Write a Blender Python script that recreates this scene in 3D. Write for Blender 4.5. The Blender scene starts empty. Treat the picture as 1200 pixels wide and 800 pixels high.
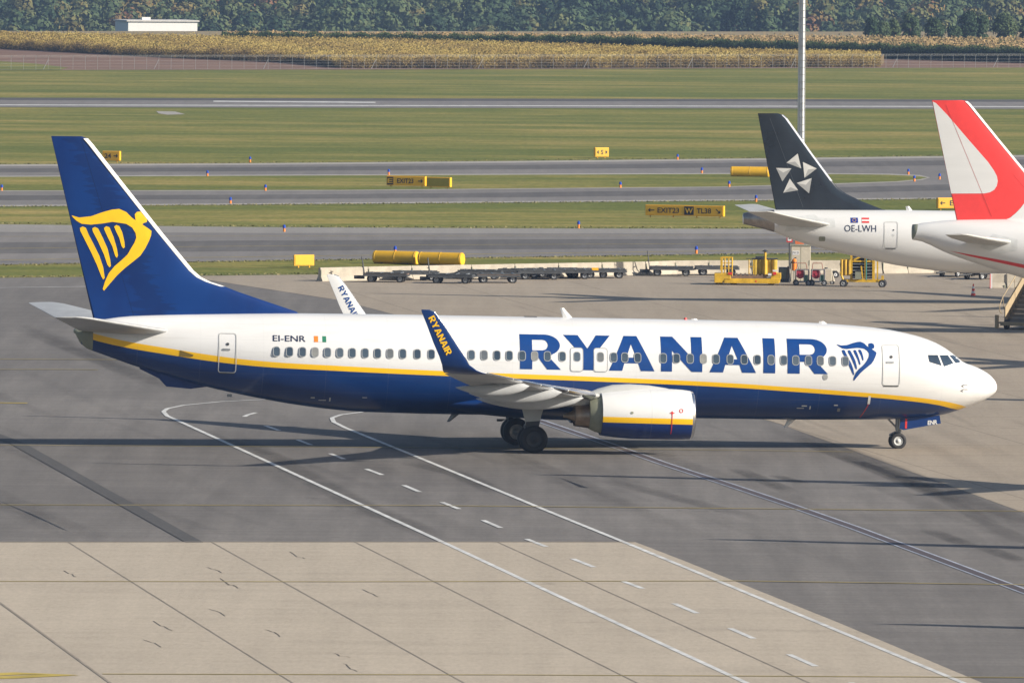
import bpy, bmesh, math, random
import numpy as np
from mathutils import Vector, Matrix
R = math.radians
SC = bpy.context.scene
random.seed(7); RNG = np.random.RandomState(7)
# ------------------------------------------------------------------ camera
F, CH, PITCH, ROLL = 11900., 22.702, .04411, .00761      # focal length in 1200-wide pixels, eye height, tilt, roll
cp, sp = math.cos(PITCH), math.sin(PITCH)
FW = Vector((0, cp, -sp)); UP0 = Vector((0, sp, cp)); RT0 = Vector((1, 0, 0))
RT = RT0*math.cos(ROLL) + UP0*math.sin(ROLL); UP = -RT0*math.sin(ROLL) + UP0*math.cos(ROLL)
cd = bpy.data.cameras.new('camera'); cam = bpy.data.objects.new('camera', cd); SC.collection.objects.link(cam)
cam.matrix_world = Matrix(((RT.x, UP.x, -FW.x, 0), (RT.y, UP.y, -FW.y, 0), (RT.z, UP.z, -FW.z, CH), (0, 0, 0, 1)))
cd.sensor_width = 36; cd.lens = 36*F/1200; cd.clip_start = 5; cd.clip_end = 20000
SC.camera = cam
# ------------------------------------------------------------------ light
SUN = Vector((1, -.40, .477)).normalized()
w = bpy.data.worlds.new('World'); SC.world = w; w.use_nodes = True
nt = w.node_tree; bg = nt.nodes['Background']; sky = nt.nodes.new('ShaderNodeTexSky')
sky.sky_type = 'NISHITA'; sky.sun_disc = False; sky.sun_elevation = math.asin(SUN.z)
sky.sun_rotation = math.atan2(SUN.x, SUN.y); sky.dust_density = 1.5; sky.ozone_density = 1.5
nt.links.new(sky.outputs[0], bg.inputs[0]); bg.inputs[1].default_value = .072
ld = bpy.data.lights.new('sun', 'SUN'); ld.energy = 4.9; ld.angle = R(.5); ld.color = (1, .915, .79)
lo = bpy.data.objects.new('sun', ld); SC.collection.objects.link(lo)
lo.rotation_euler = (-SUN).to_track_quat('-Z', 'Y').to_euler()
SC.view_settings.view_transform = 'Standard'; SC.view_settings.look = 'None'
SC.view_settings.exposure = .70; SC.view_settings.gamma = 1
# ------------------------------------------------------------------ helpers
CO = SC.collection.objects
def G(x, y, z=0.):
    """point of the ground (height z) seen at photo pixel x, y"""
    r = FW*F + RT*(x-600) + UP*(400-y); t = (z-CH)/r.z
    return Vector((r.x*t, r.y*t, z))
def tag(o, label=None, cat=None, group=None, kind=None):
    if label: o['label'] = label
    if cat: o['category'] = cat
    if group: o['group'] = group
    if kind: o['kind'] = kind
    return o
def empty(name, loc=(0, 0, 0), rz=0):
    o = bpy.data.objects.new(name, None); CO.link(o); o.location = loc; o.rotation_euler = (0, 0, rz)
    o.empty_display_size = .5
    return o
def mesh_obj(name, me, mats=None, parent=None):
    o = bpy.data.objects.new(name, me); CO.link(o)
    for m in (mats if isinstance(mats, (list, tuple)) else [mats]):
        if m: me.materials.append(m)
    if parent: o.parent = parent
    return o
def pydata(name, v, f, mats, parent=None, smooth=False):
    me = bpy.data.meshes.new(name); me.from_pydata([tuple(p) for p in v], [], f)
    if smooth: me.polygons.foreach_set('use_smooth', [True]*len(me.polygons))
    me.update(); return mesh_obj(name, me, mats, parent)
def copy_tree(o, parent=None):
    c = o.copy(); CO.link(c); c.parent = parent
    for ch in list(o.children): copy_tree(ch, c)
    return c
class MB:
    """collects boxes, tubes and lofts and links them as one mesh"""
    def __init__(s): s.bm = bmesh.new(); s.mi = 0
    def _add(s, vs, fs, smooth=False):
        bv = [s.bm.verts.new(v) for v in vs]
        for f in fs:
            try:
                q = s.bm.faces.new([bv[i] for i in f]); q.material_index = s.mi; q.smooth = smooth
            except ValueError: pass
    def box(s, c, d, rz=0, M=None, bev=0):
        hx, hy, hz = d[0]/2, d[1]/2, d[2]/2
        vs = [Vector((x*hx, y*hy, z*hz)) for z in (-1, 1) for y in (-1, 1) for x in (-1, 1)]
        m = Matrix.Translation(c) @ (M if M else Matrix.Rotation(rz, 4, 'Z'))
        s._add([m @ v for v in vs], [(0, 2, 3, 1), (4, 5, 7, 6), (0, 1, 5, 4), (2, 6, 7, 3), (0, 4, 6, 2), (1, 3, 7, 5)])
        return s
    def tube(s, a, b, r, r2=None, n=12, cap=True, smooth=True):
        a, b = Vector(a), Vector(b); r2 = r if r2 is None else r2
        q = (b-a).to_track_quat('Z', 'Y'); X = q @ Vector((1, 0, 0)); Y = q @ Vector((0, 1, 0))
        vs = []
        for p, rr in ((a, r), (b, r2)):
            for k in range(n):
                t = 2*math.pi*k/n; vs.append(p + (X*math.cos(t)+Y*math.sin(t))*rr)
        s._add(vs, [(k, (k+1) % n, n+(k+1) % n, n+k) for k in range(n)], smooth)
        if cap:
            s._add(vs[:n], [tuple(range(n))[::-1]]); s._add(vs[n:], [tuple(range(n))])
        return s
    def rings(s, rings, cap=(True, True), smooth=True):
        n = len(rings[0]); vs = [v for r in rings for v in r]
        fs = [(i*n+k, i*n+(k+1) % n, (i+1)*n+(k+1) % n, (i+1)*n+k) for i in range(len(rings)-1) for k in range(n)]
        s._add(vs, fs, smooth)
        if cap[0]: s._add(rings[0], [tuple(range(n))[::-1]])
        if cap[1]: s._add(rings[-1], [tuple(range(n))])
        return s
    def prism(s, poly, d):
        """closed polygon (3D points) extruded by vector d"""
        n = len(poly); d = Vector(d); a = [Vector(p) for p in poly]; b = [p+d for p in a]
        s._add(a+b, [tuple(range(n))[::-1], tuple(range(n, 2*n))] + [(k, (k+1) % n, n+(k+1) % n, n+k) for k in range(n)])
        return s
    def done(s, name, mats, parent=None, bevel=0):
        bmesh.ops.recalc_face_normals(s.bm, faces=s.bm.faces)
        me = bpy.data.meshes.new(name); s.bm.to_mesh(me); s.bm.free()
        o = mesh_obj(name, me, mats, parent)
        if bevel:
            m = o.modifiers.new('bevel', 'BEVEL'); m.width = bevel; m.segments = 2; m.limit_method = 'ANGLE'
        return o
# ------------------------------------------------------------------ materials
def node(nt, t, **k):
    n = nt.nodes.new(t)
    for a, b in k.items(): setattr(n, a, b)
    return n
def mathn(nt, op, a, b=None, c=None):
    n = nt.nodes.new('ShaderNodeMath'); n.operation = op
    for i, x in enumerate((a, b, c)):
        if x is None: continue
        if isinstance(x, (int, float)): n.inputs[i].default_value = x
        else: nt.links.new(x, n.inputs[i])
    return n.outputs[0]
def noise(nt, scale, detail=4, rough=.55, vec=None, stretch=None, coord='Object'):
    if vec is None: vec = nt.nodes.new('ShaderNodeTexCoord').outputs[coord]
    if stretch:
        mp = nt.nodes.new('ShaderNodeMapping'); mp.inputs['Scale'].default_value = stretch[:3]
        if len(stretch) > 3: mp.inputs['Rotation'].default_value = (0, 0, stretch[3])
        nt.links.new(vec, mp.inputs['Vector']); vec = mp.outputs[0]
    n = nt.nodes.new('ShaderNodeTexNoise'); n.inputs['Scale'].default_value = scale
    n.inputs['Detail'].default_value = detail; n.inputs['Roughness'].default_value = rough
    nt.links.new(vec, n.inputs['Vector']); return n.outputs['Fac']
def ramp(nt, fac, stops):
    n = nt.nodes.new('ShaderNodeValToRGB'); e = n.color_ramp.elements
    while len(e) < len(stops): e.new(.5)
    for q, (p, c) in zip(e, stops):
        q.position = p; q.color = (*c, 1) if isinstance(c, (tuple, list)) else (c, c, c, 1)
    nt.links.new(fac, n.inputs['Fac']); return n.outputs['Color']
def mix(nt, fac, a, b, mode='MIX'):
    n = nt.nodes.new('ShaderNodeMix'); n.data_type = 'RGBA'; n.blend_type = mode
    for sock, x in ((n.inputs[0], fac), (n.inputs[6], a), (n.inputs[7], b)):
        if isinstance(x, (int, float)): sock.default_value = x
        elif isinstance(x, tuple): sock.default_value = (*x, 1)
        else: nt.links.new(x, sock)
    return n.outputs[2]
def new_mat(name):
    m = bpy.data.materials.new(name); m.use_nodes = True; b = m.node_tree.nodes['Principled BSDF']; return m, m.node_tree, b
def M(name, col, rough=.5, metal=0., var=.12, scale=3., coat=0., bump=0., stretch=None):
    m, nt, b = new_mat(name)
    f = noise(nt, scale, 5, .6, stretch=stretch)
    c = ramp(nt, f, [(.3, tuple(max(0, x*(1-var)) for x in col)), (.7, tuple(min(1, x*(1+var*.5)) for x in col))])
    nt.links.new(c, b.inputs['Base Color']); b.inputs['Roughness'].default_value = rough
    b.inputs['Metallic'].default_value = metal; b.inputs['Coat Weight'].default_value = coat; b.inputs['Coat Roughness'].default_value = .08
    if bump:
        bn = nt.nodes.new('ShaderNodeBump'); bn.inputs['Strength'].default_value = bump; bn.inputs['Distance'].default_value = .01
        nt.links.new(f, bn.inputs['Height']); nt.links.new(bn.outputs[0], b.inputs['Normal'])
    return m
WHITE = M('white_paint', (.68, .68, .67), .38, var=.05, scale=1.2, coat=.25, stretch=(.25, 1, 1.5))
BLUE = M('blue_paint', (.0015, .030, .145), .32, var=.25, scale=1.0, coat=.15, stretch=(.6, 1, .8))
LBLUE = M('lettering_blue', (.0015, .044, .20), .35, var=.1)
YEL = M('yellow_paint', (.86, .50, .005), .4, var=.06)
GREYP = M('wing_grey', (.47, .475, .46), .45, var=.14, scale=1.4, stretch=(.5, 1, 1))
GREYD = M('wing_dark_grey', (.26, .27, 0.2), .5, var=.2, scale=1.5)
SILVER = M('polished_metal', (.72, .72, .73), .22, 1., var=.06)
HOT = M('hot_metal', (.33, .26, .20), .38, 1., var=.3, scale=3)
STEEL = M('steel', (.35, .36, .36), .4, .7)
TYRE = M('tyre_rubber', (.022, .022, .023), .75, var=.3)
DARK = M('dark_metal', (.04, .042, .045), .5)
HUB = M('hub_grey', (.30, .31, .32), .45, .4)
GLASS = M('window_glass', (.035, .055, .085), .08, 0, var=.4, scale=.9)
GLASSB, nt_, b_ = new_mat('cabin_window_glass')
oi = nt_.nodes.new('ShaderNodeObjectInfo'); rz_ = ramp(nt_, oi.outputs['Random'], [(.0, (.030, .048, .075)), (.5, (.055, .080, .11)), (.8, (.085, .11, .14)), (.93, (.12, .13, .14)), (.97, (.25, .25, .24))])
gr_ = noise(nt_, 3.5, 3, .6); nt_.links.new(mix(nt_, gr_, mix(nt_, 1., rz_, (.6, .6, .65), 'MULTIPLY'), mix(nt_, 1., rz_, (1.4, 1.4, 1.3), 'MULTIPLY')), b_.inputs['Base Color']); b_.inputs['Roughness'].default_value = .12
FRAME = M('window_frame', (.36, .37, .37), .4, .3)
LINEG = M('door_outline', (.50, .51, .50), .5)
RED = M('red_paint', (.62, .035, .03), .4, var=.08)
AUSRED = M('fin_red', (.80, .055, .05), .35, var=.06)
BLACKP = M('fin_black', (.018, .024, .032), .25, var=.4, scale=.5, coat=.3)
SILV1 = M('star_silver', (.58, .57, .54), .4, var=.05); SILV2 = M('star_silver_shade', (.33, .33, .32), .4, var=.05)
ORANGE = M('orange_paint', (.75, .22, .02), .45)
GREENP = M('green_paint', (.02, .18, .10), .45)
BEIGE = M('beige_paint', (.52, .47, .37), .55)
GSEY = M('service_yellow', (.62, .38, .02), .5, var=.3, scale=4)
SIGNY = M('sign_yellow', (.80, .42, .01), .5, var=.06)
SIGNF = M('sign_face_yellow', (.62, .36, .012), .5, var=.06)
INK = M('sign_ink', (.012, .014, .02), .6)
NAVY = M('navy_ink', (.012, .022, .06), .5)
CONC = M('barrier_concrete', (.42, .375, .30), .85, var=.2, scale=2, bump=.3)
WOODB = M('dolly_brown', (.20, .13, .09), .8, var=.4, scale=3)
DOLLYG = M('dolly_grey', (.085, .09, .095), .7, .3, var=.4, scale=3)
POLE = M('galvanised', (.48, .50, .51), .5, .6)
TAN = M('stairs_tan', (.40, .31, .19), .6, var=.15)
# ------------------------------------------------------------------ setting
def grass_mat():
    m, nt, b = new_mat('grass')
    tc = nt.nodes.new('ShaderNodeTexCoord').outputs['Object']
    band = noise(nt, 1, 3, .6, tc, (.0012, .022, 1)); band2 = noise(nt, 1, 4, .65, tc, (.010, .10, 1))
    fine = noise(nt, 1, 6, .85, tc, (1.6, .35, 1)); pat = noise(nt, .05, 5, .6, tc, (.5, 1, 1)); mid = noise(nt, 1, 5, .75, tc, (.10, .16, 1))
    f = mathn(nt, 'ADD', mathn(nt, 'MULTIPLY', band, .65), mathn(nt, 'MULTIPLY', band2, .40))
    f = mathn(nt, 'ADD', f, mathn(nt, 'ADD', mathn(nt, 'MULTIPLY', pat, .35), mathn(nt, 'MULTIPLY', mid, .55)))
    f = mathn(nt, 'MULTIPLY', f, .43)
    c = ramp(nt, f, [(.385, (.118, .138, .032)), (.425, (.172, .172, .044)), (.465, (.245, .210, .064)), (.51, (.335, .262, .100))])
    fn_ = nt.nodes.new('ShaderNodeMapRange'); fn_.inputs[1].default_value = .3; fn_.inputs[2].default_value = .7; nt.links.new(fine, fn_.inputs[0])
    c = mix(nt, fn_.outputs[0], mix(nt, 1., c, (.68, .72, .62), 'MULTIPLY'), mix(nt, 1., c, (1.30, 1.26, 1.2), 'MULTIPLY'))
    sy = nt.nodes.new('ShaderNodeSeparateXYZ'); nt.links.new(tc, sy.inputs[0])
    far = mathn(nt, 'GREATER_THAN', sy.outputs[1], 1640)
    c = mix(nt, far, c, (.03, .045, .02))
    nt.links.new(c, b.inputs['Base Color']); b.inputs['Roughness'].default_value = .95; b.inputs['Specular IOR Level'].default_value = .1
    return m
def paved(name, stops, joints=0., ang=0., rough=.85, streak=(.10, .9), dk=.6, spec=.25):
    m, nt, b = new_mat(name)
    tc = nt.nodes.new('ShaderNodeTexCoord').outputs['Object']
    big = noise(nt, .035, 5, .6, tc, (1, .6, 1)); st = noise(nt, 1, 5, .65, tc, (streak[0], streak[1], 1, 0.)); st2 = noise(nt, 1, 4, .6, tc, (.9, .045, 1, ang))
    fine = noise(nt, 4., 4, .7, tc, (1, .5, 1))
    f = mathn(nt, 'ADD', mathn(nt, 'MULTIPLY', big, .40), mathn(nt, 'MULTIPLY', st, .28))
    f = mathn(nt, 'ADD', f, mathn(nt, 'MULTIPLY', st2, .32))
    c = ramp(nt, f, stops)
    c = mix(nt, fine, mix(nt, 1., c, (.86, .86, .86), 'MULTIPLY'), mix(nt, 1., c, (1.13, 1.13, 1.13), 'MULTIPLY'))
    gr = noise(nt, 1, 4, .85, tc, (7., 1.1, 1)); c = mix(nt, gr, mix(nt, 1., c, (.76, .76, .77), 'MULTIPLY'), mix(nt, 1., c, (1.24, 1.24, 1.23), 'MULTIPLY'))
    sp_ = noise(nt, 1, 3, .6, tc, (.55, .55, 1)); q = nt.nodes.new('ShaderNodeMapRange'); q.inputs[1].default_value = .66; q.inputs[2].default_value = .74; nt.links.new(sp_, q.inputs[0])
    c = mix(nt, mathn(nt, 'MULTIPLY', q.outputs[0], .35), c, mix(nt, 1., c, (.45, .44, .43), 'MULTIPLY'))
    if joints:
        mp = nt.nodes.new('ShaderNodeMapping'); mp.inputs['Rotation'].default_value = (0, 0, ang); nt.links.new(tc, mp.inputs['Vector'])
        s = nt.nodes.new('ShaderNodeSeparateXYZ'); nt.links.new(mp.outputs[0], s.inputs[0])
        for o, wd in ((s.outputs[0], .035), (s.outputs[1], .06)):
            q = mathn(nt, 'LESS_THAN', mathn(nt, 'PINGPONG', o, joints/2), wd)
            c = mix(nt, mathn(nt, 'MULTIPLY', q, .55), c, mix(nt, 1., c, (.35, .34, .33), 'MULTIPLY'))
    nt.links.new(c, b.inputs['Base Color']); b.inputs['Roughness'].default_value = rough; b.inputs['Specular IOR Level'].default_value = spec
    return m
GRASS = grass_mat()
rd = (G(800, 765)-G(400, 580)); RANG = math.atan2(rd.x, -rd.y)     # the service road's heading off the view axis
ASPH = paved('asphalt', [(.36, (.112, .103, .096)), (.5, (.155, .143, .132)), (.64, (.208, .192, .176))], 0, -RANG)
ASPH2 = paved('asphalt_taxiway', [(.36, (.150, .140, .132)), (.5, (.185, .172, .162)), (.64, (.225, .208, .194))], 0, 0)
ASPHD = paved('asphalt_rubbered', [(.36, (.085, .080, .078)), (.5, (.110, .103, .098)), (.64, (.15, .14, .132))], 0, 0)
ASPHX = paved('asphalt_patch', [(.36, (.075, .072, .070)), (.5, (.085, .082, .080)), (.64, (.105, .10, .097))], 0, -RANG)
CONCR = paved('apron_concrete', [(.36, (.27, .225, .172)), (.5, (.315, .265, .205)), (.64, (.36, .302, .232))], 7.5, -RANG)
CONCT = paved('apron_concrete_tan', [(.36, (.350, .300, .235)), (.5, (.402, .346, .272)), (.64, (.450, .388, .306))], 0, -RANG)
SHLD = paved('shoulder_pale', [(.36, (.30, .285, .26)), (.5, (.34, .32, .29)), (.64, (.39, .37, .33))], 0, 0)
MARKW = M('marking_white', (.60, .60, .58), .7, var=.35, scale=.8)
MARKY = M('marking_yellow', (.32, .25, .075), .8, var=.3, scale=.5)
MARKYB = M('marking_yellow_bright', (.45, .34, .06), .8, var=.3, scale=.7)
CRACK = M('crack_dark', (.17, .145, .115), .9, var=.4, scale=2)
JOINT = M('joint_dark', (.27, .228, .18), .9, var=.3, scale=.5)
STAIN = M('tyre_stain', (.118, .104, .092), .85, var=.15, scale=.4)
SOIL = M('soil_brown', (.17, .088, .050), .95, var=.3, scale=.15)
# one ground sheet: flat airfield, dip behind the fields, then the wooded hillside
def ground_h(x, y):
    h = np.interp(y, [1600, 1720, 1880, 2050, 2180, 2600, 3200, 5200], [0, -5, -14, -17, -17, -2, 30, 110])
    return h + (3*math.sin(x*.006+1)+2*math.sin(x*.017)) * min(1, max(0, (y-1900)/400))
ys = [-1500, -200, 400, 900, 1300, 1600]+list(range(1640, 2700, 40))+[2800, 2950, 3200, 3600, 4200, 5200]
xs = [-6000, -3000, -1500, -800]+list(range(-500, 501, 50))+[800, 1500, 3000, 6000]
pydata('ground', [(x, y, ground_h(x, y)) for y in ys for x in xs],
       [(j*len(xs)+i, j*len(xs)+i+1, (j+1)*len(xs)+i+1, (j+1)*len(xs)+i) for j in range(len(ys)-1) for i in range(len(xs)-1)], GRASS, smooth=True)['kind'] = 'structure'
def sheet(name, pts, z, mat, kind='structure'):
    o = pydata(name, [G(*p, z) for p in pts], [tuple(range(len(pts)))], mat)
    bm = bmesh.new(); bm.from_mesh(o.data); bmesh.ops.triangulate(bm, faces=bm.faces)
    for f in bm.faces:
        if f.normal.z < 0: f.normal_flip()
    bm.to_mesh(o.data); bm.free(); o['kind'] = kind; return o
def interp_line(pts, x):
    """polyline in the picture, straight on beyond its ends"""
    for (a, b), (c, d) in zip(pts, pts[1:]):
        if x <= c: break
    return b+(d-b)*(x-a)/(c-a)
XS = [-900, -300, 0, 300, 600, 900, 1200, 1500, 2100]
def strip(name, top, bot, z, mat, xs=XS):
    return sheet(name, [(x, interp_line(top, x)) for x in xs]+[(x, interp_line(bot, x)) for x in xs[::-1]], z, mat)
def ribbon_pts(pts, wd):
    """world polyline widened to a ribbon on the ground"""
    P = [Vector(p) for p in pts]; L = []; Rr = []
    for i, p in enumerate(P):
        d = (P[min(i+1, len(P)-1)]-P[max(i-1, 0)]); d.z = 0; d.normalize(); n = Vector((-d.y, d.x, 0))*wd/2
        L.append(p+n); Rr.append(p-n)
    return L, Rr
def marks(name, lines, z, mat):
    """several painted lines of one marking as one sheet: (pixel polyline, width in metres)"""
    v = []; f = []
    for pts, wd in lines:
        L, Rr = ribbon_pts([G(*p, z) for p in pts], wd); b = len(v)
        for a, c in zip(L, Rr): v += [a, c]
        f += [(b+2*i, b+2*i+1, b+2*i+3, b+2*i+2) for i in range(len(L)-1)]
    o = pydata(name, v, f, mat)
    bm = bmesh.new(); bm.from_mesh(o.data)
    for q in bm.faces:
        if q.normal.z < 0: q.normal_flip()
    bm.to_mesh(o.data); bm.free(); o['kind'] = 'structure'; return o
# runway
strip('runway', [(0, 116.6), (1200, 118.8)], [(0, 125.6), (1200, 127.8)], .02, ASPH2)
strip('runway_dark_strip', [(0, 114.6), (1200, 116.8)], [(0, 117.2), (1200, 119.4)], .032, ASPHX)  # dark strip along the far edge of the runway
strip('runway_marking', [(0, 122.7), (1200, 124.7)], [(0, 123.6), (1200, 125.6)], .036, MARKW)
sheet('runway_marking', [(250, 118.2), (440, 119.6), (440, 120.8), (250, 119.4)], .036, MARKW)
sheet('gravel_patch', [(183, 130.4), (205, 130.8), (217, 134), (196, 134.6), (186, 133)], .02, SHLD)
# two taxiways merging at the right, an island of grass between them
A_T = [(0, 194), (400, 192), (840, 187.5), (1200, 183)]; B_B = [(0, 241.5), (400, 238.5), (840, 235), (1200, 231.8)]
strip('taxiway', A_T, B_B, .02, ASPH2)
strip('taxiway_edge', [(a, b-1.2) for a, b in A_T], [(a, b+.9) for a, b in A_T], .028, SHLD)
strip('taxiway_rubber', [(0, 197.5), (400, 195.5), (840, 191), (1200, 187)], [(0, 202), (400, 200), (840, 196.5), (1200, 193)], .026, ASPHD)
strip('taxiway_rubber', [(0, 229), (400, 228), (840, 223), (1200, 214)], [(0, 234.5), (400, 233), (840, 229), (1200, 221)], .026, ASPHD)
strip('taxiway_edge', [(a, b-1) for a, b in B_B], [(a, b+.5) for a, b in B_B], .028, SHLD)
isl = [(-900, 212), (0, 207.3), (400, 205.6), (840, 204), (960, 204), (1040, 204.8), (1075, 206.3), (1087, 208), (1078, 210), (1050, 212.5), (960, 215.5), (840, 218.7), (400, 222.6), (0, 223.2), (-900, 225)]
sheet('taxiway_edge', [(x+(3 if x > 900 else 0), y+(-1.1 if i < 7 else (0 if i == 7 else 1.0))) for i, (x, y) in enumerate(isl)], .032, SHLD)
sheet('island_grass', isl, .038, GRASS)
# near taxiway
C_T = [(0, 262.8), (400, 267.2), (840, 268), (1200, 269)]; C_B = [(0, 310), (400, 304), (840, 297.8), (1200, 294)]
strip('taxiway', C_T, C_B, .02, ASPH2)
strip('taxiway_shoulder', C_T, [(0, 272), (400, 273.5), (840, 273.5), (1200, 273.5)], .026, SHLD if False else paved('shoulder', [(.36, (.23, .215, .20)), (.5, (.26, .245, .225)), (.64, (.30, .28, .26))]))
strip('taxiway_rubber', [(0, 284), (400, 281), (840, 280), (1200, 279)], [(0, 297), (400, 293), (840, 290.5), (1200, 289)], .026, ASPHD)
marks('taxiway_marking', [([(x, interp_line([(0, 304.5), (400, 299.5), (840, 294)], x)) for x in XS], .3), ([(x, interp_line([(0, 277), (1200, 275)], x)) for x in XS], .2), ([(x, interp_line([(0, 291), (400, 287.3), (1200, 284)], x)) for x in XS], .25)], .032, MARKYB)
# apron
APT = [(0, 325.5), (380, 321.5), (840, 317), (1200, 313)]
strip('apron', APT, [(0, 1500), (1200, 1500)], .02, ASPH, [-900, -300, 0, 380, 840, 1200, 1500, 2600])
sheet('apron_concrete', [(215, 323.6), (380, 321.5), (840, 317), (1200, 313), (2600, 300), (2600, 1110), (1200, 600.5), (915, 497), (600, 405), (400, 352)], .028, CONCR)
sheet('apron_edge_concrete', [(-900, 634), (744, 634.5), (800, 656), (870, 684), (980, 728), (1150, 799), (1600, 990), (2300, 1500), (-900, 1500)], .028, CONCT)
marks('road_marking', [([(312, 467.8), (262, 470), (215, 474.5), (196, 478.5), (191.5, 482), (196, 487), (215, 495.5), (270, 520.5), (400, 580), (536, 642.5), (616, 680), (800, 765), (1010, 862), (1700, 1180)], 0.2),
   ([(470, 479.5), (430, 481.8), (400, 485.5), (389, 489.3), (391, 494), (405, 501), (480, 531.3), (540, 556), (598, 580), (640, 597.5), (736, 636.5), (845, 681.5), (980, 737.5), (1111, 792), (1400, 912), (2100, 1200)], 0.2),
   ], .036, MARKW)
dash = [[(286, 488), (291, 485.5), (300, 483.2)], [(311, 498.5), (327, 504)], [(349, 515), (364.5, 521)], [(387, 531), (403, 537.5)], [(429, 549), (448, 556)], [(473, 568), (492, 576)], [(518, 588), (538, 596)], [(566, 609), (587, 618)], [(617, 631), (640, 640)], [(671, 654), (696, 664)], [(729, 680), (753, 689)], [(790, 706.5), (817, 718)], [(855.5, 735.5), (883, 747.5)], [(924.5, 766), (956, 780)], [(997, 799), (1030, 813)]]
marks('road_dash_marking', [(d, 0.2) for d in dash], .036, MARKW)
dbl = [(560, 470), (635, 493.5), (700, 515.5), (740, 529.5), (777, 542.5), (800, 550), (850, 566), (925, 591), (1002, 618), (1100, 654.5), (1200, 692), (1500, 806), (2000, 1000)]
marks('stand_line_marking', [(dbl, .56)], .034, M('line_pale_blue', (.36, .39, .46), .7, var=.3, scale=.8)); marks('stand_line_center', [(dbl, .36)], .038, M('line_dark', (.07, .055, .06), .8))
marks('apron_marking', [([(-900, 588), (0, 591), (500, 591.8), (1200, 598.5), (1800, 603)], .26), ([(-900, 517), (0, 521), (190, 522), (640, 525), (860, 527), (1000, 529)], .2),
   ([(-900, 679), (0, 680.5), (400, 681), (860, 680), (1200, 684.5), (1800, 690)], .24), ([(120, 789), (600, 790), (1200, 793), (1800, 798)], .22), ([(-300, 419.5), (0, 420.5), (150, 421.2)], .3), ([(-300, 433), (66, 432.5), (115, 433)], .3)], .040, MARKY)
marks('apron_marking', [([(-40, 791), (20, 788.5), (75, 790), (10, 793), (-40, 793.5)], .9), ([(-20, 471.5), (32, 472)], .5)], .040, MARKYB)
marks('apron_white_marking', [([(-600, 333), (0, 337), (105, 335.5)], .3)], .040, MARKW)
js = [[(80, 634.5), (344, 800), (700, 1023)], [(248, 634.5), (400, 719), (545, 800), (900, 998)], [(416, 634.5), (748, 800), (1160, 1005)], [(583, 634.5), (800, 732), (950, 800), (1380, 993)]]
marks('concrete_joint', [(j, .05) for j in js], .036, JOINT)
marks('concrete_joint', [([(-60, 667), (0, 705.5), (130, 800), (300, 925)], .09), ([(-300, 634.6), (300, 634.4), (744, 634.4)], .2)], .038, JOINT)
marks('apron_patch', [([(-30, 500), (20, 519), (228, 635)], .62)], .036, ASPHX)
# tyre marks, wipes and wear: thin sheets that fade out at their edges
def stain_mat():
    m, nt, b = new_mat('tyre_stain'); a = nt.nodes.new('ShaderNodeAttribute'); a.attribute_name = 'cover'
    f = noise(nt, .8, 4, .7, None, (1, .35, 1)); tr = nt.nodes.new('ShaderNodeBsdfTransparent'); mx = nt.nodes.new('ShaderNodeMixShader')
    al = mathn(nt, 'MULTIPLY', a.outputs['Fac'], mathn(nt, 'MULTIPLY', f, 1.5)); al.node.use_clamp = True
    b.inputs['Base Color'].default_value = (.062, .056, .052, 1); b.inputs['Roughness'].default_value = .85
    nt.links.new(al, mx.inputs[0]); nt.links.new(tr.outputs[0], mx.inputs[1]); nt.links.new(b.outputs[0], mx.inputs[2]); nt.links.new(mx.outputs[0], nt.nodes['Material Output'].inputs['Surface'])
    return m
SMAT = stain_mat()
def stain(pts, wd, alpha, z):
    P = [G(*p, z) for p in pts]; Q = []
    for a, b_ in zip(P, P[1:]): Q += [a.lerp(b_, t/6) for t in range(6)]
    Q.append(P[-1]); v = []; al = []
    for i, p in enumerate(Q):
        d = Q[min(i+1, len(Q)-1)]-Q[max(i-1, 0)]; d.z = 0; d.normalize(); nn = Vector((-d.y, d.x, 0))
        e = min(1, min(i, len(Q)-1-i)/(len(Q)*.2))
        for t, q in ((.5, 0), (.28, .8), (0, 1), (-.28, .8), (-.5, 0)): v.append(p+nn*wd*t); al.append(q*e*alpha)
    n = len(Q); return v, [(5*i+k, 5*i+k+1, 5*i+k+6, 5*i+k+5) for i in range(n-1) for k in range(4)], al
V = []; Fc = []; AL = []
random.seed(11)
todo = [([(905, 498), (1000, 534), (1100, 573), (1240, 628)], 2.0, .42), ([(930, 512), (1020, 548), (1110, 585), (1210, 640)], 1.0, .4), ([(860, 548), (930, 577)], 1.0, .5), ([(905, 556), (945, 567)], .8, .5), ([(1085, 620), (1140, 640)], 1.0, .5), ([(1150, 640), (1200, 658)], 1.0, .5),
  ([(470, 540), (540, 556), (590, 580)], 1.2, .4), ([(250, 500), (420, 590), (520, 632)], 1.5, .35), ([(700, 560), (900, 610)], 1.2, .3), ([(1010, 540), (1120, 585)], 1.0, .5), ([(180, 380), (330, 460)], 1.5, .3), ([(20, 380), (200, 455)], 2.0, .35)]
for k in range(95):
    y = 345+random.random()**.8*255; x = random.uniform(-150, 1250); s_ = random.uniform(.30, .46); L_ = random.uniform(60, 260)*(y+125)/650
    if y+s_*L_ > 632 and x < 760+(y-634)*2: L_ = (630-y)/s_
    if L_ < 45: continue
    todo.append(([(x, y), (x+L_/2, y+s_*L_/2*random.uniform(.9, 1.1)), (x+L_, y+s_*L_)], random.uniform(.4, 1.7), random.uniform(.05, .14)))
for k in range(26):
    y = random.uniform(650, 800); x = random.uniform(-150, 800); L_ = random.uniform(120, 420)
    todo.append(([(x, y), (x+L_, y+random.uniform(-4, 8))], random.uniform(.8, 3), random.uniform(.02, .06)))
levels = [[] for _ in range(12)]
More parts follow.
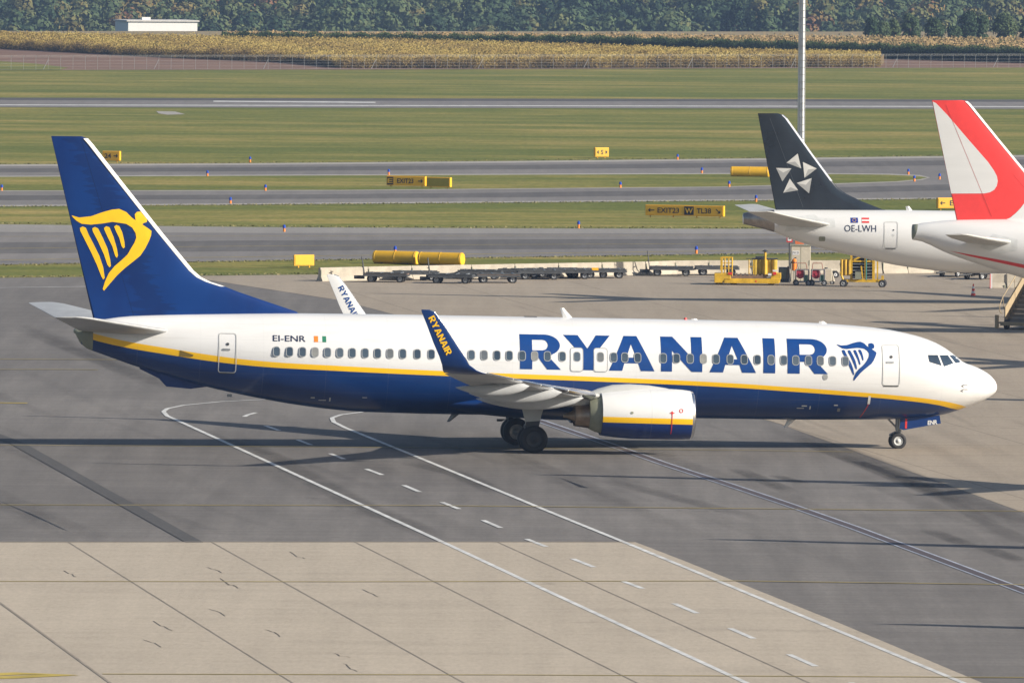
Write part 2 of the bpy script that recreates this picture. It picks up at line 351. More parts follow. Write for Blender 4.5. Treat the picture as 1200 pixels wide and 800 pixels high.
for k, (p_, w_, a_) in enumerate(todo):
    bb = (min(a for a, _ in p_)-w_*20, min(b_ for _, b_ in p_)-5, max(a for a, _ in p_)+w_*20, max(b_ for _, b_ in p_)+5)
    lv = next((i for i, l in enumerate(levels) if all(bb[2] < q[0] or bb[0] > q[2] or bb[3] < q[1] or bb[1] > q[3] for q in l)), None)
    if lv is None: continue
    levels[lv].append(bb); v_, f_, a2 = stain(p_, w_, a_, .0287+lv*.0006); n0 = len(V); V += v_; Fc += [tuple(i+n0 for i in q) for q in f_]; AL += a2
o = pydata('tyre_marks', V, Fc, SMAT); at = o.data.attributes.new('cover', 'FLOAT', 'POINT'); at.data.foreach_set('value', AL); o['kind'] = 'structure'
random.seed(3)
cr = []
for x, y in [(75, 668), (168, 749), (240, 664), (258, 677), (245, 713), (180, 727), (310, 737), (392, 765), (340, 646), (402, 777), (425, 690), (265, 683), (415, 800)]:
    p = [(x, y)]
    for k in range(5): p.append((p[-1][0]+random.uniform(2, 5), p[-1][1]+random.uniform(.2, 3)))
    cr.append((p, .035))
marks('concrete_crack', cr, .037, CRACK)
sheet('field_soil', [(-900, 82.5), (0, 82.3), (400, 81.8), (1200, 79.3), (2100, 76), (2100, 45), (-900, 45)], .02, SOIL)
sheet('grass_verge', [(-300, 70), (0, 72), (40, 74.5), (80, 79.5), (70, 82.2), (-300, 82)], .05, GRASS)
sheet('field_stubble', [(-900, 47), (2100, 52), (2100, 38), (-900, 36)], .04, M('stubble', (.25, .19, .09), .95, var=.25, scale=.3))
# ------------------------------------------------------------------ aircraft builders
def pchip(xs, ys, x):
    xs = np.asarray(xs, float); ys = np.asarray(ys, float); h = np.diff(xs); d = np.diff(ys)/h; m = np.zeros(len(xs))
    for i in range(1, len(xs)-1):
        if d[i-1]*d[i] > 0: m[i] = 2*d[i-1]*d[i]/(d[i-1]+d[i])
    m[0], m[-1] = d[0], d[-1]
    x = np.clip(x, xs[0], xs[-1]); i = np.clip(np.searchsorted(xs, x)-1, 0, len(h)-1); t = (x-xs[i])/h[i]
    return ys[i]*(1+2*t)*(1-t)**2 + m[i]*h[i]*t*(1-t)**2 + ys[i+1]*t*t*(3-2*t) + m[i+1]*h[i]*t*t*(t-1)
class Body:
    """fuselage: top, bottom and half width against station s (metres behind the nose)"""
    def __init__(s, top, bot, half, L, x0):
        s.t, s.b, s.h, s.L, s.x0 = top, bot, half, L, x0
    def q(s, st): return np.sqrt(np.maximum(st, 0)), 0
    def _e(s, tab, st): return float(pchip([math.sqrt(a) for a, _ in tab], [b for _, b in tab], np.sqrt(max(st, 0))))
    def sec(s, st): return s._e(s.t, st), s._e(s.b, st), s._e(s.h, st)
    def side(s, st, w):
        t, b, h = s.sec(st); q = 1-((w-(t+b)/2)/max(1e-3, (t-b)/2))**2
        return h*math.sqrt(max(q, 0))
    def build(s, name, mats, parent, n=64, ends=(True, True)):
        st = [0, .01, .03, .07, .13, .2, .3, .42, .56, .72, .9, 1.1, 1.3, 1.5, 1.75, 2, 2.3, 2.6, 3, 3.4, 3.9, 4.5, 5.2, 6, 7, 8, 9.5, 11]
        st = [x for x in st if x < s.L]; x = 13
        while x < s.L: st.append(x); x += 1.2 if x < s.L*.6 else .5
        st.append(s.L)
        rs = []
        for a in st:
            t, b, h = s.sec(a); c = (t+b)/2; r = (t-b)/2
            rs.append([Vector((s.x0-a, -max(h, .004)*math.sin(2*math.pi*k/n), c+max(r, .004)*math.cos(2*math.pi*k/n))) for k in range(n)])
        m = MB(); m.rings(rs); return m.done(name, mats, parent)
def foil(m, sts, n=13):
    """sts: (LE, TE, thickness, normal); closed airfoil rings"""
    xc = [.5*(1-math.cos(math.pi*k/(n-1))) for k in range(n)]
    yt = [5*(.2969*math.sqrt(x)-.126*x-.3516*x*x+.2843*x**3-.1036*x**4) for x in xc]
    rs = []
    for LE, TE, th, nr in sts:
        LE, TE, nr = Vector(LE), Vector(TE), Vector(nr).normalized()
        up = [LE.lerp(TE, xc[k])+nr*(yt[k]*th) for k in range(n)]; dn = [LE.lerp(TE, xc[k])-nr*(yt[k]*th) for k in range(1, n-1)]
        rs.append(up+dn[::-1])
    return rs
def surface(name, sts, mats, parent, two=False, n=13, rot=None):
    m = MB(); rs = foil(m, sts, n); N = len(rs[0])
    m.rings(rs)
    o = m.done(name, mats, parent)
    if two:
        for p in o.data.polygons:
            if len(p.vertices) > 4: continue
            k = [v % N for v in p.vertices]
            p.material_index = 0 if all(0 <= q <= n-1 for q in k) else 1
    return o
def curve_mesh(polys=None, text=None, size=1., bold=0.):
    """flat filled mesh data (verts, faces) from outlines (outer and holes together) or from letters"""
    if text is None:
        c = bpy.data.curves.new('c', 'CURVE'); c.dimensions = '2D'; c.fill_mode = 'BOTH'
        for p in polys:
            s = c.splines.new('POLY'); s.points.add(len(p)-1); s.use_cyclic_u = True
            for q, (a, b) in zip(s.points, p): q.co = (a, b, 0, 1)
    else:
        c = bpy.data.curves.new('c', 'FONT'); c.body = text; c.size = size; c.fill_mode = 'FRONT'; c.resolution_u = 3; c.offset = bold
    o = bpy.data.objects.new('c', c); CO.link(o)
    me = bpy.data.meshes.new_from_object(o.evaluated_get(bpy.context.evaluated_depsgraph_get()) if False else o)
    v = [(a.co.x, a.co.y) for a in me.vertices]; f = [tuple(p.vertices) for p in me.polygons]
    bpy.data.objects.remove(o); bpy.data.curves.remove(c); bpy.data.meshes.remove(me)
    return v, f
def decal(name, vf, fn, parent, mat, cuts=None, mats=None):
    """thin marking: flat mesh cut finely, then laid on a surface by fn(x, y) -> 3D point"""
    v, f = vf
    bm = bmesh.new(); bv = [bm.verts.new((a, b, 0)) for a, b in v]
    for q in f:
        try: bm.faces.new([bv[i] for i in q])
        except ValueError: pass
    if cuts:
        dx, dy = cuts
        x0, x1 = min(a for a, _ in v), max(a for a, _ in v); y0, y1 = min(b for _, b in v), max(b for _, b in v)
        for lo_, hi, d, ax in ((x0, x1, dx, 0), (y0, y1, dy, 1)):
            if not d: continue
            p = lo_+d
            while p < hi:
                co = (p, 0, 0) if ax == 0 else (0, p, 0); no = (1, 0, 0) if ax == 0 else (0, 1, 0)
                bmesh.ops.bisect_plane(bm, geom=bm.verts[:]+bm.edges[:]+bm.faces[:], plane_co=co, plane_no=no); p += d
    for q in bm.verts: q.co = Vector(fn(q.co.x, q.co.y))
    me = bpy.data.meshes.new(name); bm.to_mesh(me); bm.free()
    return mesh_obj(name, me, mats or mat, parent)
def fit(vf, x0, y0, x1, y1):
    """scale flat mesh to a box"""
    v, f = vf; ax, bx = min(a for a, _ in v), max(a for a, _ in v); ay, by = min(b for _, b in v), max(b for _, b in v)
    return [(x0+(a-ax)/(bx-ax)*(x1-x0), y0+(b-ay)/(by-ay)*(y1-y0)) for a, b in v], f
def merge(l):
    v = []; f = []
    for a, b in l: n = len(v); v += a; f += [tuple(i+n for i in q) for q in b]
    return v, f
def arc(cx, cy, rx, ry, a0, a1, n=10): return [(cx+rx*math.cos(R(a0+(a1-a0)*k/n)), cy+ry*math.sin(R(a0+(a1-a0)*k/n))) for k in range(n+1)]
LET = {
 'R': [[(0, 0), (0, 1), (.60, 1)]+arc(.60, .70, .38, .30, 90, -58, 14)+[(.70, .37), (1, 0), (.665, 0), (.44, .345), (.30, .345), (.30, 0)], [(.30, .80), (.30, .55), (.56, .55)]+arc(.56, .70, .125, .145, -90, 90, 8)+[(.56, .845), (.30, .845)]],
 'Y': [[(0, 1), (.31, 1), (.505, .62), (.70, 1), (1, 1), (.635, .42), (.635, 0), (.38, 0), (.38, .42)]],
 'A': [[(0, 0), (.335, 1), (.62, 1), (1, 0), (.70, 0), (.64, .22), (.335, .22), (.29, 0)], [(.38, .385), (.60, .385), (.485, .77)]],
 'N': [[(0, 0), (0, 1), (.29, 1), (.735, .42), (.735, 1), (1, 1), (1, 0), (.74, 0), (.265, .60), (.265, 0)]],
 'I': [[(0, 0), (0, 1), (1, 1), (1, 0)]]}
def letter(ch, x0, y0, x1, y1): return curve_mesh([[(x0+a*(x1-x0), y0+b*(y1-y0)) for a, b in p] for p in LET[ch]])
WORD = [('R', 20.02, 18.34), ('Y', 18.22, 16.3), ('A', 16.36, 14.49), ('N', 14.22, 12.52), ('A', 12.22, 10.30), ('I', 10.0, 9.51), ('R', 9.0, 7.33)]
def rrect(x0, y0, x1, y1, r, n=4):
    return arc(x1-r, y1-r, r, r, 0, 90, n)+arc(x0+r, y1-r, r, r, 90, 180, n)+arc(x0+r, y0+r, r, r, 180, 270, n)+arc(x1-r, y0+r, r, r, 270, 360, n)
def ring2d(x0, y0, x1, y1, r, t):
    a = rrect(x0, y0, x1, y1, r); b = rrect(x0+t, y0+t, x1-t, y1-t, max(.01, r-t)); n = len(a)
    return a+b, [(k, (k+1) % n, n+(k+1) % n, n+k) for k in range(n)]
def full2d(x0, y0, x1, y1, r): a = rrect(x0, y0, x1, y1, r); return a, [tuple(range(len(a)))]
def wheel(name, c, r, w, parent, hubmat=None):
    """tyre with rounded shoulders and a dished hub, axle along y"""
    c = Vector(c); m = MB(); prof = [(.56, -.36), (.60, -.44), (.80, -.5), (.93, -.42), (1, -.25), (1, .25), (.93, .42), (.80, .5), (.60, .44), (.56, .36)]
    n = 28
    rs = [[c+Vector((math.cos(2*math.pi*k/n)*a*r, b*w, math.sin(2*math.pi*k/n)*a*r)) for k in range(n)] for a, b in prof]
    m.rings(rs, (False, False)); m.mi = 1
    hp = [(.57, -.30), (.54, -.40), (.48, -.28), (.22, -.22), (.20, -.40), (.001, -.42)]
    for sg in (1, -1):
        m.rings([[c+Vector((math.cos(2*math.pi*k/n)*a*r, sg*b*w, math.sin(2*math.pi*k/n)*a*r)) for k in range(n)] for a, b in hp], (False, True))
    return m.done(name, [TYRE, hubmat or HUB], parent)
# ------------------------------------------------------------------ the airliner in the foreground
X0 = 19.69
STABG = M('stabiliser_grey', (.40, .41, .415), .42, var=.15, scale=1.4)
YAW, ATT = .12158, .01456
jet = empty('airliner'); jet.matrix_world = Matrix.Translation((.384, 415.08, 0)) @ Matrix.Rotation(YAW, 4, 'Z') @ Matrix.Rotation(ATT, 4, 'Y')
tag(jet, 'large white and navy twin engine airliner with yellow stripe taxiing across the foreground', 'airliner')
top = [(0, 2.80), (.05, 3.03), (.2, 3.23), (.37, 3.38), (.75, 3.59), (1.0, 3.70), (1.3, 3.79), (1.5, 3.89), (1.82, 4.14), (2.14, 4.37), (2.64, 4.64), (3.27, 4.86), (3.9, 5.01), (5.06, 5.19), (6.21, 5.28), (7.95, 5.36), (10, 5.39), (24, 5.40), (28.9, 5.38), (32.4, 5.30), (35.7, 5.16), (37.0, 4.98), (37.7, 4.75), (38.02, 4.62)]
bot = [(0, 2.80), (.05, 2.64), (.2, 2.50), (.38, 2.38), (.75, 2.2), (1.25, 2.0), (1.74, 1.82), (2.36, 1.64), (3.2, 1.52), (4.2, 1.45), (6.3, 1.40), (9.5, 1.36), (22.7, 1.36), (26.2, 1.40), (27.1, 1.45), (28.9, 1.64), (30.6, 1.91), (32.2, 2.22), (34, 2.66), (35.7, 3.15), (36.6, 3.46), (37.4, 3.74), (37.8, 3.97), (38.02, 4.38)]
half = [(0, .0), (.05, .24), (.2, .46), (.38, .64), (.75, .92), (1.25, 1.16), (1.74, 1.34), (2.36, 1.52), (3.2, 1.68), (4.2, 1.78), (5.5, 1.85), (7, 1.88), (24, 1.88), (27, 1.84), (29, 1.72), (31, 1.48), (33, 1.16), (35, .82), (36.5, .55), (37.5, .34), (38.02, .13)]
HB = Body(top, bot, half, 38.02, X0)
def hull_mat():
    m, nt, b = new_mat('airliner_livery')
    tc = nt.nodes.new('ShaderNodeTexCoord').outputs['Object']; s = nt.nodes.new('ShaderNodeSeparateXYZ'); nt.links.new(tc, s.inputs[0])
    st = mathn(nt, 'SUBTRACT', X0, s.outputs[0])
    def curve(pts):
        n = nt.nodes.new('ShaderNodeFloatCurve'); c = n.mapping.curves[0]
        P = [(a/40, w_/8) for a, w_ in pts]
        c.points[0].location = P[0]; c.points[1].location = P[-1]
        for p in P[1:-1]: c.points.new(*p)
        n.mapping.update(); nt.links.new(mathn(nt, 'DIVIDE', st, 40.), n.inputs['Value']); return mathn(nt, 'MULTIPLY', n.outputs[0], 8.)
    yb = curve([(0, 1.6), (1.4, 1.85), (2, 1.97), (2.72, 2.13), (4.49, 2.33), (6.6, 2.47), (8.9, 2.60), (11.2, 2.72), (16.8, 2.88), (22.4, 2.99), (27.3, 3.13), (30.8, 3.26), (32.6, 3.42), (34.3, 3.64), (35.9, 3.87), (37.1, 4.11), (37.8, 4.30), (40, 4.8)])
    yt = curve([(0, 1.75), (1.35, 2.03), (1.6, 2.11), (2.72, 2.33), (4.49, 2.51), (6.6, 2.65), (8.9, 2.78), (11.2, 2.90), (16.8, 3.07), (22.4, 3.19), (27.3, 3.34), (30.8, 3.49), (32.6, 3.67), (34.3, 3.90), (35.9, 4.13), (37.1, 4.38), (38, 4.60), (40, 5.1)])
    above = mathn(nt, 'GREATER_THAN', s.outputs[2], yt); mid = mathn(nt, 'GREATER_THAN', s.outputs[2], yb)
    n1 = noise(nt, 1.2, 5, .6, tc, (.25, 1, 1.6)); n2 = noise(nt, .8, 5, .6, tc, (.5, 1, .7))
    wh = ramp(nt, n1, [(.3, (.655, .655, .65)), (.7, (.71, .71, .705))]); bl = ramp(nt, n2, [(.3, (.0015, .025, .125)), (.7, (.002, .037, .165))])
    c = mix(nt, above, mix(nt, mid, bl, (.86, .50, .005)), wh)
    # panel seams round the barrel
    pp = mathn(nt, 'LESS_THAN', mathn(nt, 'PINGPONG', st, 1.27), .012)
    c = mix(nt, mathn(nt, 'MULTIPLY', pp, .10), c, (.30, .30, .30))
    # lengthwise lap joints, rivet rows and grime running back along the barrel
    zz = s.outputs[2]
    for zl in (2.25, 2.95, 3.62, 4.32, 4.95):
        q = mathn(nt, 'LESS_THAN', mathn(nt, 'ABSOLUTE', mathn(nt, 'SUBTRACT', zz, zl)), .008); c = mix(nt, mathn(nt, 'MULTIPLY', q, .10), c, (.25, .25, .25))
    gm = noise(nt, 1, 6, .75, tc, (.35, 1, 5.)); g2 = nt.nodes.new('ShaderNodeMapRange'); g2.inputs[1].default_value = .50; g2.inputs[2].default_value = .78; g2.inputs[4].default_value = .30; nt.links.new(gm, g2.inputs[0])
    c = mix(nt, g2.outputs[0], c, mix(nt, 1., c, (.66, .62, .56), 'MULTIPLY'))
    wv = noise(nt, 1, 2, .5, tc, (.9, 1, 1.3)); bp = nt.nodes.new('ShaderNodeBump'); bp.inputs['Strength'].default_value = .25; bp.inputs['Distance'].default_value = .02; nt.links.new(wv, bp.inputs['Height']); nt.links.new(bp.outputs[0], b.inputs['Normal'])
    nt.links.new(c, b.inputs['Base Color']); b.inputs['Roughness'].default_value = .32; b.inputs['Coat Weight'].default_value = .25; b.inputs['Coat Roughness'].default_value = .05
    return m
LIV = hull_mat()
hull = HB.build('fuselage', LIV, jet)
def hs(off):
    return lambda s, w_: (X0-s, -(HB.side(s, w_)+off), w_)
# wing-body fairing under the belly
m = MB(); rs = []
for a in np.linspace(12.2, 23.2, 24):
    t = (a-12.2)/11.0; k = math.sin(math.pi*min(1, max(0, t)))**.8 if 0 < t < 1 else 0
    hw = 1.0+1.05*k; zb = 1.60-.40*k; zt = 2.1+.45*k
    rs.append([Vector((X0-a, -hw*math.sin(2*math.pi*j/40)*1.0, (zt+zb)/2+(zt-zb)/2*math.cos(2*math.pi*j/40))) for j in range(40)])
m.rings(rs); m.done('belly_fairing', BLUE, jet)
# wings
def wz(v): return 2.10+.098*(v-1.9)+.0012*(v-1.9)**2
for sg in (-1, 1):
    st = []
    for v, le, te, th in [(.6, 13.2, 21.3, .62), (1.9, 13.9, 21.35, .62), (2.6, 15.2, 21.35, .56), (3.6, 16.25, 21.38, .50), (5.0, 17.05, 21.4, .42), (6.0, 17.57, 21.62, .37), (9, 19.13, 22.5, .28), (12, 20.7, 23.4, .215), (15, 22.27, 24.3, .16), (16.8, 23.2, 24.85, .13)]:
        st.append(((X0-le, sg*v, wz(v)+.02), (X0-te, sg*v, wz(v)-.04), th, (0, 0, 1)))
    wing = surface('wing', st if sg > 0 else st, GREYP, jet, n=17)
    # bright leading edge slats
    m = MB(); 
    for v0, v1 in ((5.6, 8.4), (8.5, 11.2), (11.3, 14.0), (14.1, 16.7)):
        ring = []
        for v in np.linspace(v0, v1, 4):
            le = np.interp(v, [5, 16.8], [17.05, 23.2]); th = np.interp(v, [5, 9, 16.8], [.42, .28, .13])
            P = []
            for a, z in ((.42, .52), (.16, .36), (.03, .18), (-.012, 0), (.03, -.17), (.16, -.33), (.34, -.40)):
                P.append(Vector((X0-(le+a), sg*v, wz(v)+.02+z*th*1.03)))
            ring.append(P+[P[-1]+Vector((0, 0, .03)), P[0]-Vector((0, 0, .03))])
        m.rings(ring, smooth=False)
    m.done('leading_edge_slat', SILVER, wing)
    # flap-track fairings
    for v, s0, s1, r in ((6.6, 18.0, 22.35, .32), (9.9, 19.3, 23.05, .28), (13.0, 21.0, 23.95, .24)):
        m = MB(); rs = []
        for t in np.linspace(0, 1, 14):
            k = (math.sin(math.pi*t**.75)**.7) if 0 < t < 1 else .02
            c = Vector((X0-(s0+(s1-s0)*t), sg*v, wz(v)-.16-.16*math.sin(math.pi*t*.9)-.05*t))
            rs.append([c+Vector((0, math.cos(2*math.pi*j/16)*r*.62*max(k, .03), math.sin(2*math.pi*j/16)*r*1.05*max(k, .03))) for j in range(16)])
        m.rings(rs); m.done('flap_track_fairing', STABG, wing)
    # trailing edge flap line shown as the dropped flap edge
    wl = []
    for v, z, le, te, th, nr in [(16.8, wz(16.8), 23.2, 24.85, .13, (0, 0, 1)), (17.15, wz(17.15)+.01, 23.42, 24.93, .12, (0, -.12*sg, 1)), (17.42, wz(17.15)+.10, 23.66, 24.99, .11, (0, -.5*sg, .85)), (17.58, wz(17.15)+.30, 23.95, 25.04, .10, (0, -sg, .45)),
              (17.66, wz(17.15)+.62, 24.14, 25.16, .09, (0, -sg, .2)), (17.74, wz(17.15)+1.15, 24.52, 25.41, .08, (0, -sg, .12)), (17.86, wz(17.15)+1.85, 25.01, 25.70, .06, (0, -sg, .12)), (17.93, wz(17.15)+2.38, 25.42, 25.93, .045, (0, -sg, .12)), (17.94, wz(17.15)+2.46, 25.62, 25.94, .02, (0, -sg, .12))]:
        wl.append(((X0-le, sg*v, z), (X0-te, sg*v, z), th, nr))
    wlet = surface('winglet', wl, [WHITE, BLUE], jet, two=True)
    # bright edge
    m = MB()
    for a, b_ in zip(wl[3:], wl[4:]): m.tube(Vector(a[0])+Vector((-.01, 0, 0)), Vector(b_[0])+Vector((-.01, 0, 0)), .02, n=8, cap=False)
    m.done('winglet_edge', SILVER, wlet)
    # airline name down the winglet (yellow outside, blue inside)
    zb = wz(17.15)
    lets = []; x = 0
    for ch, a, b_ in WORD:
        wdt = (a-b_)/1.45*1.0; gap = .10
        lets.append(letter(ch, x, 0, x+wdt, 1)); x += wdt+gap
    vf = merge(lets); tot = x-.10
    # baseline from (25.62, top) down to forward; direction in (s, w)
    p0 = Vector((25.66, zb+2.13)); p1 = Vector((24.88, zb+.66)); L_ = (p1-p0).length; d = (p1-p0)/L_; k = L_/tot; up = Vector((d.y, -d.x)) if False else Vector((-abs(d.y), -d.x))
    up.normalize(); hgt = .25
    if sg < 0: vo = lambda z: -(np.interp(z, [zb+.3, zb+.62, zb+1.15, zb+1.85, zb+2.38], [17.638, 17.712, 17.786, 17.898, 17.962]))
    else: vo = lambda z: (np.interp(z, [zb+.3, zb+.62, zb+1.15, zb+1.85, zb+2.38], [17.522, 17.608, 17.694, 17.822, 17.898]))
    if sg > 0: p0 = p0+Vector((-.20, -.22)); k *= .92; hgt = .235
    def fn(a, b_, p0=p0, d=d, up=up, k=k, hgt=hgt, vo=vo):
        q = p0+d*(a*k)+Vector((-abs(d.y), d.x*-1)).normalized()*0+Vector((-.86, .47)).normalized()*(b_*hgt)
        return (X0-q.x, vo(q.y), q.y)
    decal('airline_lettering', vf, fn, wlet, YEL if sg < 0 else LBLUE, cuts=(None, None))
# tail fin
LEp = [(28.3, 5.30), (29.04, 5.45), (30.34, 5.86), (31.4, 6.20), (32.0, 6.42), (32.6, 6.60), (32.98, 6.78), (33.3, 7.05), (34.59, 8.55), (36.73, 11.15), (37.5, 12.1), (37.72, 12.34), (37.95, 12.42)]
def TEf(w_): return 37.36+(w_-5.13)*.2525
st = [((X0-28.6, 0, 5.15), (X0-TEf(5.0), 0, 5.0), .30, (0, 1, 0))]
for s, w_ in LEp[1:]:
    th = .30*(1-.72*(w_-5.3)/7.1)
    st.append(((X0-s, 0, w_), (X0-TEf(w_-.02), 0, w_-.02 if w_ < 12.3 else w_-.01), th, (0, 1, 0)))
def finmat():
    m, nt, b = new_mat('fin_blue'); tc = nt.nodes.new('ShaderNodeTexCoord').outputs['Object']
    f = noise(nt, .5, 5, .6, tc, (.8, 1, .5)); c = ramp(nt, f, [(.35, (.001, .022, .125)), (.65, (.0012, .033, .165))])
    # ragged weathered streaks behind the leading half of the fin
    s = nt.nodes.new('ShaderNodeSeparateXYZ'); nt.links.new(tc, s.inputs[0])
    st_ = mathn(nt, 'SUBTRACT', X0, s.outputs[0]); ln = mathn(nt, 'ADD', mathn(nt, 'MULTIPLY', mathn(nt, 'SUBTRACT', s.outputs[2], 5.2), .42), 34.35)
    jag = noise(nt, 2.6, 3, .8, tc, (.12, 1, 1.4)); d = mathn(nt, 'SUBTRACT', st_, mathn(nt, 'ADD', ln, mathn(nt, 'MULTIPLY', mathn(nt, 'SUBTRACT', jag, .5), 3.2)))
    band = mathn(nt, 'MULTIPLY', mathn(nt, 'GREATER_THAN', d, 0.), mathn(nt, 'LESS_THAN', d, 1.1))
    c = mix(nt, mathn(nt, 'MULTIPLY', band, .42), c, (.002, .010, .060))
    rud = mathn(nt, 'LESS_THAN', mathn(nt, 'ABSOLUTE', mathn(nt, 'SUBTRACT', st_, mathn(nt, 'ADD', mathn(nt, 'MULTIPLY', mathn(nt, 'SUBTRACT', s.outputs[2], 5.2), .32), 35.7))), .02)
    c = mix(nt, mathn(nt, 'MULTIPLY', rud, .6), c, (.002, .012, .06))
    nt.links.new(c, b.inputs['Base Color']); b.inputs['Roughness'].default_value = .36; b.inputs['Specular IOR Level'].default_value = .3
    return m
fin = surface('tail_fin', st, finmat(), jet, n=17)
m = MB()   # white leading edge
pts = [(s, w_) for s, w_ in LEp if 6.3 < w_ < 12.36]
rs = []
for s, w_ in pts:
    rs.append([Vector((X0-s+a, b_, w_)) for a, b_ in ((-.17, .075), (-.04, .05), (.025, 0), (-.04, -.05), (-.17, -.075))])
m.rings(rs, smooth=False); m.done('fin_leading_edge', WHITE, fin)
def fin_side(off):
    def f(s, w_):
        le = np.interp(w_, [b for a, b in LEp], [a for a, b in LEp]); te = TEf(w_); x = min(.995, max(.01, (s-le)/(te-le))); th = .30*(1-.72*(w_-5.3)/7.1)
        y = 5*(.2969*math.sqrt(x)-.126*x-.3516*x*x+.2843*x**3-.1036*x**4)*th
        return (X0-s, -(y+off), w_)
    return f
FINL = [[(38.30, 9.20), (37.99, 9.12), (37.51, 9.18), (37.03, 9.36), (36.65, 9.47), (36.37, 9.5), (36.08, 9.38), (35.83, 9.14), (35.69, 9.05), (35.73, 9.29), (35.65, 9.39), (35.41, 9.42), (35.26, 9.35), (35.21, 9.16), (35.23, 8.99), (35.35, 8.95), (35.42, 8.89), (35.2, 8.75), (35.03, 8.63), (35.05, 8.44), (35.14, 8.2), (35.28, 7.91), (35.47, 7.62), (35.75, 7.38), (36.08, 7.11), (36.41, 6.79), (36.69, 6.45), (36.92, 6.16), (36.97, 6.24), (36.88, 6.55), (36.74, 6.88), (36.51, 7.17), (36.23, 7.42), (35.99, 7.66), (35.86, 7.9), (35.72, 8.14), (35.65, 8.34), (35.68, 8.53), (35.83, 8.76), (36.07, 8.9), (36.36, 8.94), (36.64, 8.97), (37.02, 8.9), (37.5, 8.84), (37.89, 8.87), (38.1, 8.99), (38.24, 9.12)],
 [(37.95, 8.7), (37.84, 8.76), (37.71, 8.71), (37.59, 8.44), (37.39, 8.07), (37.14, 7.59), (36.97, 7.12), (36.9, 6.69), (36.96, 6.62), (37.03, 6.73), (37.23, 7.21), (37.48, 7.73), (37.73, 8.2), (37.93, 8.58)],
 [(37.45, 8.69), (37.34, 8.75), (37.21, 8.69), (37.01, 8.31), (36.81, 7.88), (36.69, 7.41), (36.66, 7.17), (36.72, 7.12), (36.8, 7.22), (36.95, 7.64), (37.2, 8.16), (37.42, 8.56)],
 [(36.97, 8.72), (36.88, 8.79), (36.75, 8.75), (36.58, 8.37), (36.43, 7.89), (36.38, 7.61), (36.42, 7.51), (36.49, 7.58), (36.62, 7.98), (36.82, 8.36), (36.95, 8.63)],
 [(36.56, 8.78), (36.47, 8.85), (36.35, 8.8), (36.23, 8.56), (36.13, 8.18), (36.11, 7.95), (36.17, 7.9), (36.24, 7.99), (36.34, 8.32), (36.49, 8.61)]]
NOSL = [[(6.94, 4.55), (6.75, 4.51), (6.51, 4.53), (6.27, 4.61), (6.07, 4.66), (5.93, 4.67), (5.79, 4.61), (5.68, 4.5), (5.61, 4.45), (5.62, 4.56), (5.58, 4.61), (5.46, 4.62), (5.39, 4.58), (5.37, 4.5), (5.39, 4.42), (5.45, 4.4), (5.48, 4.38), (5.38, 4.31), (5.3, 4.25), (5.32, 4.16), (5.37, 4.05), (5.44, 3.91), (5.54, 3.78), (5.68, 3.67), (5.84, 3.54), (6.0, 3.39), (6.13, 3.23), (6.24, 3.09), (6.27, 3.13), (6.23, 3.28), (6.16, 3.44), (6.05, 3.57), (5.91, 3.69), (5.8, 3.8), (5.72, 3.91), (5.65, 4.03), (5.62, 4.12), (5.62, 4.21), (5.69, 4.32), (5.81, 4.39), (5.95, 4.41), (6.09, 4.42), (6.28, 4.4), (6.52, 4.37), (6.71, 4.39), (6.82, 4.45), (6.91, 4.51)],
 [(6.74, 4.31), (6.68, 4.34), (6.62, 4.31), (6.57, 4.19), (6.48, 4.01), (6.36, 3.78), (6.28, 3.55), (6.24, 3.35), (6.27, 3.31), (6.3, 3.37), (6.41, 3.6), (6.53, 3.85), (6.64, 4.07), (6.73, 4.25)],
 [(6.5, 4.3), (6.44, 4.33), (6.38, 4.3), (6.29, 4.12), (6.2, 3.92), (6.14, 3.69), (6.13, 3.57), (6.15, 3.55), (6.19, 3.6), (6.27, 3.8), (6.38, 4.05), (6.48, 4.24)],
 [(6.26, 4.31), (6.21, 4.34), (6.15, 4.32), (6.08, 4.14), (6.01, 3.91), (5.98, 3.78), (6.01, 3.73), (6.04, 3.77), (6.1, 3.96), (6.19, 4.14), (6.25, 4.27)],
 [(6.06, 4.33), (6.01, 4.36), (5.95, 4.34), (5.9, 4.23), (5.86, 4.05), (5.85, 3.94), (5.88, 3.91), (5.91, 3.96), (5.96, 4.12), (6.03, 4.25)]]
decal('harp_emblem', merge([curve_mesh([p]) for p in FINL]), fin_side(.012), fin, YEL, (.3, .3))
# horizontal stabilisers
for sg in (-1, 1):
    st = [((X0-le, sg*v, w_), (X0-te, sg*v, w_-.02), th, (0, 0, 1)) for v, le, te, w_, th in [(.25, 33.9, 37.9, 4.55, .36), (1.0, 34.5, 38.05, 4.63, .30), (4, 36.3, 38.75, 4.98, .24), (6.7, 37.9, 39.35, 5.29, .15), (7.1, 38.25, 39.44, 5.34, .10), (7.2, 38.6, 39.42, 5.36, .04)]]
    surface('horizontal_stabiliser', st, [STABG], jet, n=15)
# tail cone end and skid
m = MB(); rs = []
for a in (37.35, 37.6, 37.85, 38.03, 38.12):
    t, b_, h = HB.sec(min(a, 38.02)); g = .012 if a < 38.05 else -.06
    rs.append([Vector((X0-a, -(h+g)*math.sin(2*math.pi*k/24), (t+b_)/2-.0+((t-b_)/2+g)*math.cos(2*math.pi*k/24))) for k in range(24)])
m.rings(rs); m.done('tail_cone', GREYD, jet)
m = MB(); m.rings([[Vector((X0-a, y*hw, z+dz)) for y, z in ((-1, 0), (1, 0), (.6, -.2*k-.01), (-.6, -.2*k-.01))] for a, hw, dz, k in ((32.6, .1, 2.38, .2), (33.3, .18, 2.52, 1.4), (34.3, .2, 2.80, 2.4), (34.6, .2, 2.88, 1.2), (35.4, .1, 3.1, .4))], smooth=False)
m.done('tail_skid', BLUE, jet)
